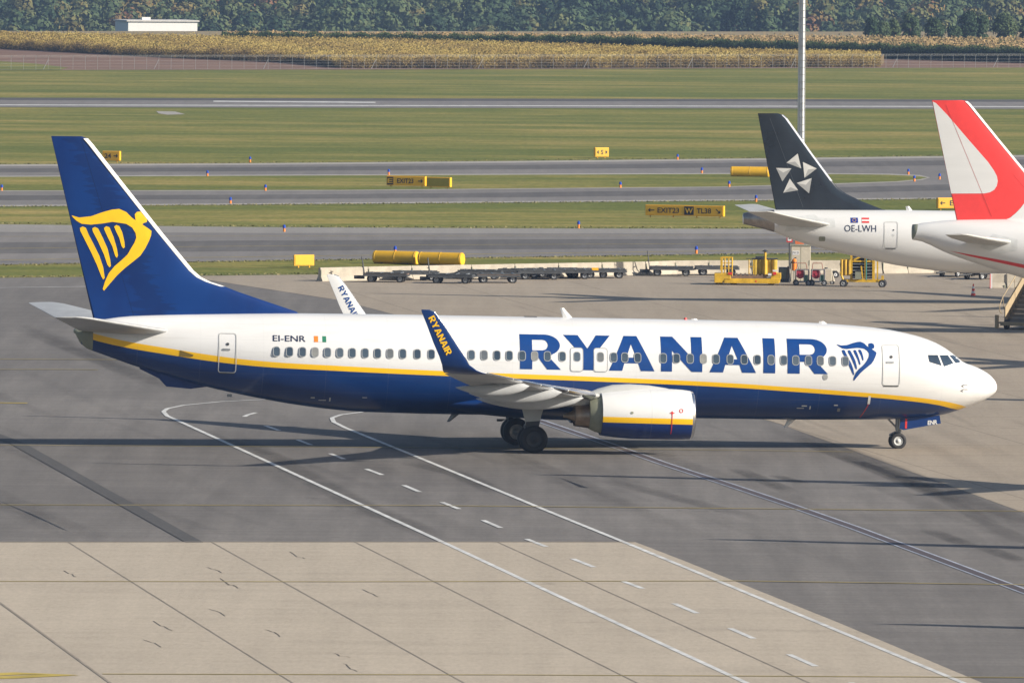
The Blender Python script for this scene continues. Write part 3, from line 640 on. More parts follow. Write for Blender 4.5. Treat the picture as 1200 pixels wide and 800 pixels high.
# engines
for sg in (-1, 1):
    ey = 4.83*sg; ez = 1.72
    e = None
    m = MB(); rs = []
    prof = [(13.62, .80), (13.42, .80), (13.33, .84), (13.28, .90), (13.31, .955), (13.42, .99), (13.75, 1.035), (14.3, 1.06), (15.0, 1.055), (15.8, 1.02), (16.5, .96), (17.06, .888), (17.08, .885), (17.08, .85), (16.9, .84)]
    def ering(s, r, n=48): return [Vector((X0-s, ey+math.cos(2*math.pi*k/n)*r*1.04, ez+max(-.985, math.sin(2*math.pi*k/n)*r*(.985 if math.sin(2*math.pi*k/n) < 0 else .99)))) for k in range(n)]
    def emat():
        mm, nt, b = new_mat('nacelle_paint'); tc = nt.nodes.new('ShaderNodeTexCoord').outputs['Object']; s = nt.nodes.new('ShaderNodeSeparateXYZ'); nt.links.new(tc, s.inputs[0])
        z = mathn(nt, 'ADD', s.outputs[2], mathn(nt, 'MULTIPLY', mathn(nt, 'SUBTRACT', s.outputs[0], 4.5), .010))
        wh = ramp(nt, noise(nt, 1.5, 5, .6, tc), [(.3, (.68, .68, .665)), (.7, (.735, .735, .72))])
        c = mix(nt, mathn(nt, 'GREATER_THAN', z, 1.63), mix(nt, mathn(nt, 'GREATER_THAN', z, 1.40), (.0025, .025, .145), (.86, .50, .005)), wh)
        sm = mathn(nt, 'LESS_THAN', mathn(nt, 'ABSOLUTE', mathn(nt, 'SUBTRACT', s.outputs[0], X0-15.1)), .008); c = mix(nt, mathn(nt, 'MULTIPLY', sm, .35), c, (.2, .2, .2))
        nt.links.new(c, b.inputs['Base Color']); b.inputs['Roughness'].default_value = .34; b.inputs['Coat Weight'].default_value = .2
        return mm
    if sg < 0: EM = emat()
    m.rings([ering(s, r) for s, r in prof[5:]], (False, False)); e = m.done('engine', EM, jet)
    m = MB(); m.rings([ering(s, r) for s, r in prof[:6]], (False, False)); m.done('intake_lip', SILVER, e)
    m = MB(); m.tube((X0-13.9, ey, ez), (X0-14.0, ey, ez), .82, n=40); m.mi = 1; m.tube((X0-13.9, ey, ez), (X0-13.6, ey, ez), .25, .03, n=20)
    m.done('fan', [DARK, HUB], e)
    m = MB(); m.rings([ering(s, r) for s, r in ((16.7, .80), (17.1, .80), (17.3, .74), (17.55, .62))], (True, True)); m.done('core_cowl', GREYD, e)
    m = MB(); m.rings([[Vector((X0-s, ey+math.cos(2*math.pi*k/32)*r, ez-.10+math.sin(2*math.pi*k/32)*r)) for k in range(32)] for s, r in ((17.2, .54), (17.5, .50), (18.1, .42), (18.15, .40), (18.0, .38))], (True, False)); m.done('exhaust_nozzle', HOT, e)
    m = MB(); m.rings([[Vector((X0-s, ey+math.cos(2*math.pi*k/20)*r, ez-.10+math.sin(2*math.pi*k/20)*r)) for k in range(20)] for s, r in ((17.6, .30), (18.15, .24), (18.42, .11), (18.58, .09), (18.59, .05))]); m.done('exhaust_plug', HOT, e)
    # pylon: fairing from the nacelle crown up to the wing and back under it
    m = MB(); rs = []
    for s, zt, zb_, hw in ((13.95, 2.68, 2.60, .03), (14.4, 2.80, 2.55, .12), (15.1, 2.90, 2.45, .2), (15.9, 2.94, 2.4, .23), (16.6, 2.90, 2.3, .24), (17.2, 2.74, 2.12, .24), (17.8, 2.45, 2.0, .22), (18.6, 2.40, 2.0, .18), (19.4, 2.38, 2.1, .12), (20.2, 2.38, 2.25, .03)):
        rs.append([Vector((X0-s, ey+hw*math.cos(2*math.pi*k/16), (zt+zb_)/2+(zt-zb_)/2*math.sin(2*math.pi*k/16))) for k in range(16)])
    m.rings(rs); m.done('pylon', GREYP, jet)
    # stencil on the cowl
    if sg < 0:
        def esurf(off): return lambda s, z: (X0-s, ey-math.sqrt(max(.01, (np.interp(s, [p[0] for p in prof[5:12]], [p[1] for p in prof[5:12]])*1.04)**2-((z-ez)*1.05)**2))-off, z)
        decal('warning_stripe', full2d(14.265, .98, 14.295, 1.80, .005), esurf(.012), e, RED, (None, .08))
        decal('warning_mark', merge([full2d(14.19, 1.83, 14.37, 1.87, .01), full2d(14.255, 1.78, 14.305, 1.92, .01)]), esurf(.016), e, RED)
        decal('warning_mark', ring2d(13.83, 1.86, 13.99, 2.02, .07, .03), esurf(.012), e, RED)
        decal('drain_cover', full2d(15.85, 1.78, 15.97, 1.88, .05), esurf(.012), e, GREYD)
# doors on the visible side
def door(s0, s1, w0, w1, r=.12, fill=None, handle=True):
    d = decal('door', ring2d(s0, w0, s1, w1, r, .035 if not fill else .03), hs(.016), jet, LINEG if not fill else FRAME, (None, .12))
    if fill: decal('door_panel', full2d(s0+.03, w0+.03, s1-.03, w1-.03, r-.03), hs(.014), d, WHITE, (None, .12))
    if handle:
        decal('door_handle', full2d((s0+s1)/2-.1, w0+.92, (s0+s1)/2+.22, w0+1.0, .03), hs(.018), d, HUB)
        decal('door_viewport', full2d((s0+s1)/2-.06, w0+1.12, (s0+s1)/2+.06, w0+1.24, .055), hs(.018), d, DARK)
        decal('door_sill', full2d(s0+.06, w0-.035, s1-.06, w0+.01, .01), hs(.018), d, DARK)
    return d
door(4.32, 5.06, 2.90, 4.58); door(31.57, 32.30, 2.95, 4.58)
decal('airline_lettering', merge([letter(c, a, 3.34, b_, 4.745) for c, a, b_ in WORD]), hs(.010), jet, LBLUE, (None, .07))
door(17.42, 17.96, 3.27, 4.25, fill=True, handle=False); door(16.42, 17.0, 3.27, 4.25, fill=True, handle=False)
decal('harp_emblem', merge([curve_mesh([p]) for p in NOSL]), hs(.012), jet, LBLUE, (.2, .08))
decal('registration_lettering', fit(curve_mesh(text='EI-ENR', bold=.008), 30.11, 4.29, 28.78, 4.53), hs(.012), jet, NAVY, (None, .06))
fl = decal('flag', merge([full2d(28.44-.001-i*.165, 4.29, 28.44-(i+1)*.165, 4.53, .002) for i in range(3)]), hs(.012), jet, None, None, [ORANGE, WHITE, GREENP])
for p in fl.data.polygons: p.material_index = int(min(2, max(0, (p.center.x-(X0-28.44))/.165)))
pxs = [325, 340, 355, 369.5, 384, 398.5, 413, 428, 442.5, 457, 472, 489, 505.5, 521, 537, 552.5, 567.5, 582.5, 597, 612, 626.5, 641.5, 659, 676, 703.5, 719, 732, 747, 777, 792.5, 808.5, 824, 839, 855.5, 872, 887.5, 903.5, 918.5, 932.5, 947.5, 961.5, 976, 991]
ref = 15.0
fr_vf = ring2d(-.150, -.205, .150, .205, .12, .028); pn_vf = full2d(-.125, -.18, .125, .18, .095)
def wfn(off): return lambda a, b_: (-a, -(HB.side(ref, 3.88+b_)+off), b_)
w0 = decal('window', fr_vf, wfn(.022), jet, FRAME, (None, .1)); pn = decal('window_pane', pn_vf, wfn(.020), w0, GLASSB, (None, .1))
for i, px in enumerate(pxs):
    s = 6.82+(985-px)*.035157 if px > 605 else 20.18+(605-px)*.03493
    o = w0 if i == 0 else w0.copy()
    if i: CO.link(o); o.parent = jet; q = pn.copy(); CO.link(q); q.parent = o
    o.location = (X0-s, -(HB.side(s, 3.88)-HB.side(ref, 3.88)), 3.88)
decal('service_hatch', full2d(7.34, 3.10, 7.54, 3.34, .09), hs(.012), jet, FRAME)
# cockpit windows wrap the nose
def nose_poly(name, pts, mirror=False):
    c = curve_mesh([[(a, b_) for a, b_ in pts]])
    fr = decal('cockpit_window', c, hs(.012) if not mirror else (lambda s, w_: (X0-s, HB.side(s, w_)+.012, w_)), jet, GLASS, (.12, .08))
    return fr
for mir in (False, True):
    for P in ([(3.12, 4.17), (2.69, 4.17), (2.55, 3.74), (3.08, 3.90)], [(2.61, 4.16), (2.22, 4.16), (2.01, 3.84), (2.45, 3.71)], [(2.14, 4.15), (1.84, 4.15), (1.60, 3.87), (1.90, 3.84)]):
        nose_poly('x', P, mir)
for z in (3.27, 2.96, 2.78):
    m = MB(); y = -HB.side(1.6, z); m.tube((X0-1.62, y+.02, z), (X0-1.60, y-.09, z), .02, n=8); m.tube((X0-1.62, y-.08, z), (X0-1.45, y-.09, z), .016, n=8); m.done('pitot_probe', HUB, jet)
# antennas, beacon, drains
def blade(name, s, z0, z1, c0, c1, lean, mat, hw=.03):
    m = MB(); m.rings([[Vector((X0-(s+dl+a), y, z)) for a, y in ((-c/2, 0), (0, hw), (c/2, 0), (0, -hw))] for z, c, dl in ((z0, c0, 0), (z1, c1, lean))], smooth=False); m.done(name, mat, jet)
blade('antenna', 17.85, 5.36, 5.78, .42, .16, .26, WHITE); blade('antenna', 12.6, 5.37, 5.44, .3, .2, .05, WHITE); blade('antenna', 7.3, 5.33, 5.42, .35, .2, .06, WHITE)
blade('drain_mast', 22.4, 1.38, 1.05, .34, .12, .3, HUB); blade('drain_mast', 8.5, 1.38, 1.02, .34, .12, .28, WHITE); blade('antenna', 20.5, 1.2, 1.1, .4, .2, .1, DARK)
m = MB(); m.tube((X0-13.0, 0, 5.36), (X0-13.0, 0, 5.47), .09, .05); m.done('beacon', RED, jet)
m = MB(); m.box((X0-19.4, 0, 5.395), (.5, .3, .05)); m.done('skylight_panel', DARK, jet)
# small marks on the lower hull
for s, z, a, b_, mt in ((6.9, 2.05, .16, .05, LINEG), (8.2, 2.0, .22, .05, LINEG), (7.95, 1.93, .05, .14, LINEG), (8.35, 1.9, .3, .03, LINEG), (6.75, 1.85, .12, .14, HUB), (28.4, 2.0, .16, .05, LINEG), (28.0, 1.9, .3, .04, LINEG), (27.7, 1.94, .06, .16, LINEG), (26.3, 2.05, .2, .03, LINEG), (31.7, 1.98, .2, .12, HUB)):
    decal('stencil_mark', full2d(s-a/2, z-b_/2, s+a/2, z+b_/2, .01), hs(.012), jet, mt)
decal('static_port_mark', full2d(5.50, 2.12, 5.60, 2.46, .01), hs(.012), jet, WHITE, (None, .08))
decal('static_port_mark', [(5.545, 2.12), (5.585, 2.12), (5.80, 1.50), (5.76, 1.50)], None, jet, RED) if False else decal('red_tag', curve_mesh([[(5.535, 2.12), (5.565, 2.12), (5.80, 1.52), (5.77, 1.52)]]), hs(.014), jet, RED, (None, .06))
decal('vent_scoop', curve_mesh([[(33.85, 3.60), (33.85, 3.84), (33.3, 3.66), (33.35, 3.58)]]), hs(.014), jet, M('scoop_shadow', (.20, .13, .02), .6))
# landing gear
for sg in (-1, 1):
    gx = X0-19.69+.12
    m = MB(); m.tube((gx, sg*2.86, 2.2), (gx, sg*2.86, 1.25), .15); m.tube((gx, sg*2.86, 1.25), (gx, sg*2.86, .56), .10); m.tube((gx, sg*2.42, .56), (gx, sg*3.30, .56), .09)
    m.tube((gx-.16, sg*2.86, .75), (gx-.35, sg*2.86, 1.05), .04); m.tube((gx-.35, sg*2.86, 1.05), (gx-.14, sg*2.86, 1.4), .04); m.tube((gx, sg*2.86, 1.4), (gx, sg*1.6, 2.0), .06)
    g = m.done('main_landing_gear', STEEL, jet)
    for y in (2.43, 3.29):
        wheel('wheel', (gx, sg*y, .565), .565, .40, g, DARK if (y > 3) else HUB)
    m = MB(); m.prism([(gx-.55, sg*3.25, 1.98), (gx+.42, sg*3.2, 1.98), (gx+.22, sg*3.36, 1.28), (gx-.34, sg*3.36, 1.12)], (0, sg*.04, 0)); m.done('gear_door', GREYP, g)
    m = MB(); m.prism([(gx-.34, sg*3.37, 1.27), (gx+.24, sg*3.37, 1.32), (gx+.19, sg*3.37, 1.10), (gx-.34, sg*3.37, 1.02)], (0, sg*.03, 0)); m.done('gear_door', DARK, g)
gx = X0-4.09; G0 = .227
m = MB(); m.tube((gx, 0, 1.8), (gx, 0, 1.0), .10); m.tube((gx, 0, 1.0), (gx, 0, G0+.34), .065); m.tube((gx, -.26, G0+.34), (gx, .26, G0+.34), .05)
m.tube((gx-.08, 0, .95), (gx-.34, 0, .80), .03); m.tube((gx-.34, 0, .80), (gx-.06, 0, .62), .03); m.tube((gx, 0, 1.05), (gx-.5, 0, 1.55), .04); m.tube((gx+.1, -.1, 1.05), (gx+.1, -.1, .9), .05)
g = m.done('nose_landing_gear', STEEL, jet)
for y in (-.2, .2): wheel('wheel', (gx, y, G0+.34), .34, .20, g, LINEG)
for sg in (-1, 1):
    m = MB(); y = sg*.42
    m.prism([(gx+.06, y, 1.50), (gx+1.66, y, 1.66), (gx+1.72, y, 1.33), (gx+.16, y, 1.03), (gx-.0, y, 1.10)], (0, sg*.04, 0)); d = m.done('nose_gear_door', BLUE, g)
    if sg < 0:
        decal('registration_lettering', fit(curve_mesh(text='ENR', bold=.03), 2.92, 1.27, 2.52, 1.45), lambda s, z: (X0-s, -.47, z+(X0-s-(gx+1.3))*.10), d, WHITE)
        decal('red_band', curve_mesh([[(3.86, 1.10), (3.78, 1.10), (3.78, 1.50), (3.86, 1.50)]]), lambda s, z: (X0-s, -.47, z), d, RED)
# ------------------------------------------------------------------ other airliners, noses to the right
def bgjet(name, loc, rz, label, group=None):
    r = empty(name, loc, rz); return tag(r, label, 'airliner', group)
def bg_body(j, up, low, hw, L, belly=None, mat=WHITE, x0=None):
    """profile given from the tail forwards; s measured from the nose"""
    B = Body([(L-u, z) for u, z in up][::-1], [(L-u, z) for u, z in low][::-1], [(L-u, z) for u, z in hw][::-1], L, L)
    B.build('fuselage', mat, j); return B
def simple_wings(j, L, span, sroot, croot, z, tipc=1.5, mat=GREYP):
    for sg in (-1, 1):
        xr = L-sroot
        st = [((xr, sg*.5, z), (xr-croot, sg*.5, z-.05), .7, (0, 0, 1)), ((xr-2.2, sg*4.5, z+.35), (xr-croot, sg*4.6, z+.3), .45, (0, 0, 1)), ((xr-.53*span/2, sg*span/2, z+1.55), (xr-.53*span/2-tipc, sg*span/2, z+1.5), .14, (0, 0, 1)),
              ((xr-.53*span/2-1.2, sg*(span/2+.25), z+3.2), (xr-.53*span/2-1.75, sg*(span/2+.25), z+3.2), .06, (0, -sg, .1))]
        surface('wing', st, mat, j)
        m = MB(); ex = xr-.2; ey = sg*span*.165; ez = z-.75
        m.rings([[Vector((ex+a, ey+math.cos(2*math.pi*k/28)*r, ez+math.sin(2*math.pi*k/28)*r)) for k in range(28)] for a, r in ((1.9, .78), (2.2, .8), (2.3, .9), (2.0, 1.0), (.9, 1.06), (-.8, .92), (-1.4, .75), (-1.3, .6), (-2.2, .38), (-2.9, .08))])
        m.done('engine', mat if mat != GREYP else WHITE, j)
        m = MB(); m.box((ex-.6, ey, z-.02), (3.4, .3, .8)); m.done('pylon', GREYP, j)
def simple_gear(j, xm, ym, xn, zb):
    for x, y, r in ((xm, ym, .56), (xm, -ym, .56), (xn, 0, .36)):
        m = MB(); m.tube((x, y, zb+.5), (x, y, r), .11); m.tube((x, y-.4, r), (x, y+.4, r), .07); g = m.done('landing_gear', STEEL, j)
        for d in (-.33, .33): wheel('wheel', (x, y+d, r), r, .32, g)
# regional jet with the black fin
E = bgjet('airliner', (12.79, 565, 0), R(2), 'white regional jet with black fin carrying five silver triangles, behind the red tailed jet')
up = [(0, 4.95), (.03, 5.0), (.8, 5.12), (1.6, 5.19), (3, 5.21), (8, 5.23), (12, 5.21), (30, 5.15), (33.5, 5.0), (35, 4.7), (36.3, 4.1), (37.2, 3.65), (38.2, 3.1), (38.6, 2.75), (38.65, 2.6)]
low = [(0, 4.42), (.9, 4.20), (1.5, 4.05), (2.94, 3.49), (4.5, 3.05), (6.2, 2.66), (9, 2.10), (12.4, 1.76), (15, 1.74), (33, 1.72), (36, 1.85), (37.5, 2.1), (38.4, 2.4), (38.65, 2.6)]
hw = [(0, .26), (1.5, .52), (3, .82), (5, 1.10), (7, 1.28), (10, 1.45), (13, 1.5), (32, 1.5), (35, 1.35), (37, .95), (38.2, .45), (38.65, 0)]
EB = bg_body(E, up, low, hw, 38.65)
def es(off, sgn=-1): return lambda u, w_: (u, sgn*(EB.side(38.65-u, w_)+off), w_)
m = MB(); m.rings([[Vector((u, -(EB.sec(38.65-u)[2]+.012)*math.sin(2*math.pi*k/28)*sc, (EB.sec(38.65-u)[0]+EB.sec(38.65-u)[1])/2+((EB.sec(38.65-u)[0]-EB.sec(38.65-u)[1])/2+.012)*math.cos(2*math.pi*k/28)*sc)) for k in range(28)] for u, sc in ((1.75, 1), (1.2, 1), (.6, 1), (.05, 1), (.02, .9))]); m.done('exhaust_cone', M('apu_metal', (.34, .31, .28), .32, .9, var=.25, scale=3), E)
LEe = [(8.6, 5.10), (7.73, 5.28), (6.6, 5.72), (5.75, 6.12), (5.3, 6.42), (4.96, 6.83), (3.75, 8.44), (2.40, 10.30), (2.2, 10.48), (1.9, 10.57)]
TEe = lambda w_: 1.83-(w_-5.2)*.194
ef = surface('tail_fin', [((x, 0, w_), (TEe(w_), 0, w_-.01), .26*(1-.6*(w_-5.1)/5.5), (0, 1, 0)) for x, w_ in LEe], BLACKP, E, n=17)
m = MB(); m.rings([[Vector((x+a, b_, w_)) for a, b_ in ((-.10, .06), (-.02, .035), (.025, 0), (-.02, -.035), (-.10, -.06))] for x, w_ in LEe[5:9]], smooth=False); m.done('fin_leading_edge', SILVER, ef)
def efs(off):
    def f(u, w_):
        le = np.interp(w_, [b for a, b in LEe], [a for a, b in LEe]); te = TEe(w_); x = min(.99, max(.01, (le-u)/(le-te))); th = .26*(1-.6*(w_-5.1)/5.5)
        return (u, -(5*(.2969*math.sqrt(x)-.126*x-.3516*x*x+.2843*x**3-.1036*x**4)*th+off), w_)
    return f
def hinge(fn, x0, z0, x1, z1, par, mt, t=.022): return decal('rudder_seam', curve_mesh([[(x0, z0), (x0+t, z0), (x1+t, z1), (x1, z1)]]), fn, par, mt, (None, .4))
SEAMB = M('seam_grey', (.06, .07, .08), .5); SEAMR = M('seam_red', (.45, .04, .035), .5)
hinge(efs(.010), 3.35, 5.35, 1.45, 10.3, ef, SEAMB); hinge(efs(.010), 1.2, 9.2, 1.9, 9.2, ef, SEAMB)
for T in ([(2.41, 7.82), (3.03, 8.34), (3.23, 7.51)], [(3.32, 7.87), (4.1, 7.51), (3.42, 6.99)], [(2.99, 6.7), (3.82, 6.98), (3.68, 6.13)], [(2.6, 6.94), (3.07, 6.3), (2.24, 6.15)], [(1.83, 7.53), (2.69, 7.51), (2.19, 6.78)]):
    c = (sum(a for a, b in T)/3+.0, sum(b for a, b in T)/3)
    vf = (T+[c], [(0, 1, 3), (1, 2, 3), (2, 0, 3)])
    o = decal('star_triangle', vf, efs(.014), ef, None, None, [SILV1, SILV2])
    for i, p in enumerate(o.data.polygons):
        a = p.center; p.material_index = 1 if (a.z < c[1]-.02 and a.x > c[0]-.3) else 0
for sg in (-1, 1):
    surface('horizontal_stabiliser', [((x, sg*v, z), (t, sg*v, z-.02), th, (0, 0, 1)) for v, x, t, z, th in [(.3, 5.3, 2.0, 4.36, .36), (1.0, 4.8, 1.85, 4.45, .3), (3.5, 2.9, .9, 4.86, .2), (5.9, 1.25, -.1, 5.28, .12), (6.05, 1.0, -.1, 5.3, .04)]], GREYP, E, n=15)
simple_wings(E, 38.65, 28.7, 13.5, 5.6, 2.0); simple_gear(E, 19.5, 2.9, 34, 1.75)
d = decal('door', ring2d(7.80, 3.14, 8.57, 4.62, .1, .04), es(.016), E, LINEG, (None, .12)); decal('door_viewport', full2d(8.28, 4.12, 8.36, 4.2, .03), es(.018), d, DARK); decal('door_handle', ring2d(8.26, 3.82, 8.38, 3.94, .05, .02), es(.018), d, LINEG); decal('door_sill', full2d(7.88, 3.10, 8.45, 3.15, .01), es(.018), d, DARK)
decal('registration_lettering', fit(curve_mesh(text='OE-LWH'), 5.60, 4.05, 7.36, 4.42), es(.014), E, NAVY, (None, .1))
eu = decal('flag', full2d(5.95, 4.54, 6.36, 4.82, .005), es(.014), E, M('flag_blue', (.01, .03, .25), .5), (None, .1))
decal('flag_stars', merge([full2d(6.155+.09*math.cos(R(30*k))-.014, 4.68+.09*math.sin(R(30*k))-.014, 6.155+.09*math.cos(R(30*k))+.014, 4.68+.09*math.sin(R(30*k))+.014, .002) for k in range(12)]), es(.018), eu, YEL)
af = decal('flag', merge([full2d(6.57, 4.54+.095*i, 6.98, 4.54+.095*(i+1), .002) for i in range(3)]), es(.014), E, None, None, [RED, WHITE])
for p in af.data.polygons: p.material_index = 1 if 4.63 < p.center.z < 4.73 else 0
decal('outflow_vent', full2d(4.2, 3.50, 4.55, 3.76, .06), es(.014), E, GREYD, (None, .1))
decal('stabiliser_plate', curve_mesh([[(2.3, 4.0), (2.6, 4.75), (3.9, 5.0), (4.2, 4.8), (5.05, 4.75), (5.1, 4.28), (4.3, 4.2), (4.0, 4.05), (3.6, 4.15)]]), es(.006), E, M('plate_grey', (.60, .61, .60), .45), (.3, .1))
blade2 = MB(); blade2.rings([[Vector((9.3+dl+a, y, z)) for a, y in ((-c/2, 0), (0, .03), (c/2, 0), (0, -.03))] for z, c, dl in ((5.2, .35, 0), (5.45, .2, -.12))], smooth=False); blade2.done('antenna', WHITE, E)
for k in range(30):
    u = 10.5+k*.79
    if k < 1: ow = decal('window', full2d(-.13, -.18, .13, .18, .09), lambda a, b_: (a, -(EB.side(20, 3.95+b_)+.015), b_), E, GLASSB, (None, .1))
    o = ow if k == 0 else ow.copy()
    if k: CO.link(o); o.parent = E
    o.location = (u, -(EB.side(38.65-u, 3.95)-EB.side(20, 3.95)), 3.95)
# narrow-body with the red fin; also the pattern for the aircraft parked farther along the row
def redjet(loc, rz, label, group=None):
    A = bgjet('airliner', loc, rz, label, group)
    up = [(0, 5.62), (.03, 5.67), (.9, 5.80), (2, 5.91), (4, 5.97), (6, 6.0), (12, 6.0), (31.5, 5.98), (34, 5.7), (35.3, 5.15), (36.1, 4.6), (37.0, 4.1), (37.45, 3.6), (37.57, 3.3)]
    low = [(0, 4.88), (.3, 4.84), (1.8, 4.20), (3.6, 3.58), (5.8, 2.92), (8, 2.35), (10.5, 1.97), (12.5, 1.88), (32, 1.86), (35, 1.98), (36.5, 2.4), (37.3, 2.9), (37.57, 3.3)]
    hw = [(0, .34), (1.8, .74), (3.6, 1.12), (5.8, 1.5), (8.5, 1.83), (11, 1.97), (32, 1.97), (34.5, 1.75), (36, 1.3), (37.2, .6), (37.57, 0)]
    B = bg_body(A, up, low, hw, 37.57)
    def as_(off): return lambda u, w_: (u, -(B.side(37.57-u, w_)+off), w_)
    m = MB(); m.rings([[Vector((u, -(.37+g)*math.sin(2*math.pi*k/24), 5.28+(.40+g)*math.cos(2*math.pi*k/24))) for k in range(24)] for u, g in ((.30, .02), (.0, .0), (-.03, -.08))]); m.done('exhaust_cone', GREYD, A)
    LEa = [(9.6, 5.75), (8.3, 6.05), (7.75, 6.25), (7.3, 6.65), (5.77, 8.55), (4.43, 10.14), (2.95, 11.93), (2.78, 12.08), (2.5, 12.13)]
    TEa = lambda w_: 2.29-(w_-5.91)*.216
    f = surface('tail_fin', [((x, 0, w_), (TEa(w_), 0, w_-.01), .32*(1-.6*(w_-5.7)/6.4), (0, 1, 0)) for x, w_ in LEa], AUSRED, A, n=17)
    m = MB(); m.rings([[Vector((x+a, b_, w_)) for a, b_ in ((-.12, .07), (-.02, .04), (.025, 0), (-.02, -.04), (-.12, -.07))] for x, w_ in LEa[3:8]], smooth=False); m.done('fin_leading_edge', WHITE, f)
    def fs(off):
        def g(u, w_):
            le = np.interp(w_, [b for a, b in LEa], [a for a, b in LEa]); te = TEa(w_); x = min(.998, max(.01, (le-u)/(le-te))); th = .32*(1-.6*(w_-5.7)/6.4)
            return (u, -(5*(.2969*math.sqrt(x)-.126*x-.3516*x*x+.2843*x**3-.1036*x**4)*th+off), w_)
        return g
    decal('fin_white_field', curve_mesh([[(.99, 12.05), (1.15, 11.98), (1.74, 11.38), (2.9, 10.05), (3.89, 8.94), (4.2, 8.50), (4.36, 8.2), (4.40, 7.95), (4.35, 7.7), (4.22, 7.5), (4.0, 7.37), (3.71, 7.31), (2.0, 7.29)]]), fs(.012), f, WHITE, (.5, .5))
    decal('fin_white_field', curve_mesh([[(4.75, 5.93), (5.05, 6.05), (5.34, 6.29), (5.60, 6.56), (5.85, 6.9), (6.1, 7.35), (6.35, 7.75), (6.85, 7.18), (7.2, 6.72), (7.6, 6.3), (7.6, 5.9)]]), fs(.012), f, WHITE, (.5, .5))
    hinge(fs(.015), 4.1, 6.1, 1.65, 11.9, f, SEAMR); hinge(fs(.015), 5.2, 8.3, 5.2+.6, 7.6, f, SEAMR)
    for sg in (-1, 1):
        surface('horizontal_stabiliser', [((x, sg*v, z), (t, sg*v, z-.02), th, (0, 0, 1)) for v, x, t, z, th in [(.4, 5.7, 2.9, 4.75, .38), (1.2, 5.1, 2.6, 4.84, .34), (4, 3.5, 1.7, 5.13, .24), (6.0, 2.45, 1.25, 5.36, .14), (6.2, 2.1, 1.25, 5.38, .05)]], GREYP, A, n=15)
    decal('stabiliser_plate', curve_mesh([[(3.4, 4.55), (4.1, 5.25), (5.35, 4.98), (5.35, 4.42), (4.4, 4.2)]]), as_(.008), A, bpy.data.materials['plate_grey'], (.3, .1))
    decal('belly_stripe', curve_mesh([[(1.9, 4.33), (3.0, 4.15), (4.5, 3.90), (6.5, 3.52), (9, 3.1), (13, 2.6), (13, 2.4), (9, 2.85), (6.5, 3.31), (4.5, 3.74), (3.0, 4.05)]]), as_(.010), A, RED, (.5, .1))
    simple_wings(A, 37.57, 34.1, 13.0, 6.6, 2.2); simple_gear(A, 19.5, 3.8, 32.2, 1.9)
    return A
RJ = redjet((20.75, 527, 0), R(2), 'white airliner with red and white tail fin, cut by the right edge of the photo')
for (X, Y) in ((31.5, 489), (36, 451), (25.0, 386), (31.0, 347), (35.6, 306)):
    c = copy_tree(RJ); c.location = (X, Y, 0); c['label'] = 'white airliner parked beyond the right edge, only its shadow shown'; c['group'] = 'airliners parked beyond the right edge'
# ------------------------------------------------------------------ field things
def px2m(y): return F/ (F*CH/(y+125))      # pixels per metre at the ground row y
def put(name, px, py, rz=0): p = G(px, py); return empty(name, (p.x, p.y, 0), rz)
# light mast
mast = put('light_mast', 937.3, 328); tag(mast, 'tall grey steel lighting mast rising behind the black finned jet', 'light mast')
m = MB(); m.tube((0, 0, 0), (0, 0, 34), .24, .17, n=24); m.done('pole', POLE, mast)
m = MB()
for k in range(64): m.box((.0, -.27, 1.2+k*.42), (.34, .03, .03))
m.box((-.17, -.27, 14), (.03, .03, 27)); m.box((.17, -.27, 14), (.03, .03, 27)); m.done('ladder', STEEL, mast)
m = MB(); m.tube((0, 0, 33.4), (0, 0, 33.6), 1.6, n=24)
for k in range(8): m.box((1.5*math.cos(k*.785), 1.5*math.sin(k*.785), 33.2), (.5, .5, .4))
m.done('lamp_ring', POLE, mast)
# airfield signs
def sign(name, px, py, w_, h, rz, panels, label, depth=.35, face=SIGNF, frame=SIGNY, group=None):
    o = put(name, px, py, rz); tag(o, label, 'sign', group)
    m = MB(); m.box((0, depth/2, .12+h/2), (w_, depth, h)); 
    for x in np.linspace(-w_/2+.3, w_/2-.3, max(2, int(w_/1.2))): m.tube((x, depth/2, 0), (x, depth/2, .14), .05)
    m.done('housing', frame, o, bevel=.03)
    t = .06
    m = MB(); m.box((0, -.006, .12+h/2), (w_-2*t, .03, h-2*t)); fp = m.done('face', face, o)
    for kind, x0, x1, txt in panels:
        a, b_ = -w_/2+x0*w_, -w_/2+x1*w_
        if kind == 'dark':
            m = MB(); m.box(((a+b_)/2, -.025, .12+h/2), (b_-a, .02, h-2.4*t)); m.done('dark_panel', INK, o)
        if txt:
            H = h*.50; z0 = .12+h*.25; col = INK if kind != 'dark' else face
            vf = fit(curve_mesh(text=txt, bold=.02), a+.08*(b_-a), z0, b_-.08*(b_-a), z0+H); y = -.045 if kind == 'dark' else -.03
            decal('lettering', vf, lambda p, q, y=y: (p, y, q), o, col)
        if kind in ('left', 'right', 'down'):
            L_ = b_-a; zc = .12+h/2; q = h*.16; s = -1 if kind == 'left' else 1; cx = (a+b_)/2; tt = .035
            d = Vector((s, 0)) if kind != 'down' else Vector((.75, -.66)); n_ = Vector((-d.y, d.x)); hl = L_*.38 if kind != 'down' else h*.28
            T = [lambda A, B: None]; vs = []; fs = []
            def bar(A, B):
                e = (B-A).normalized(); nn = Vector((-e.y, e.x))*tt; k = len(vs); vs.extend([A+nn, B+nn, B-nn, A-nn]); fs.append((k, k+1, k+2, k+3))
            c0 = Vector((cx, zc)); tip = c0+d*hl; bar(c0-d*hl, tip); bar(tip, tip-d*q*1.1+n_*q); bar(tip, tip-d*q*1.1-n_*q)
            decal('arrow', ([(v.x, v.y) for v in vs], fs), lambda p, r_: (p, -.032, r_), o, INK)
    return o
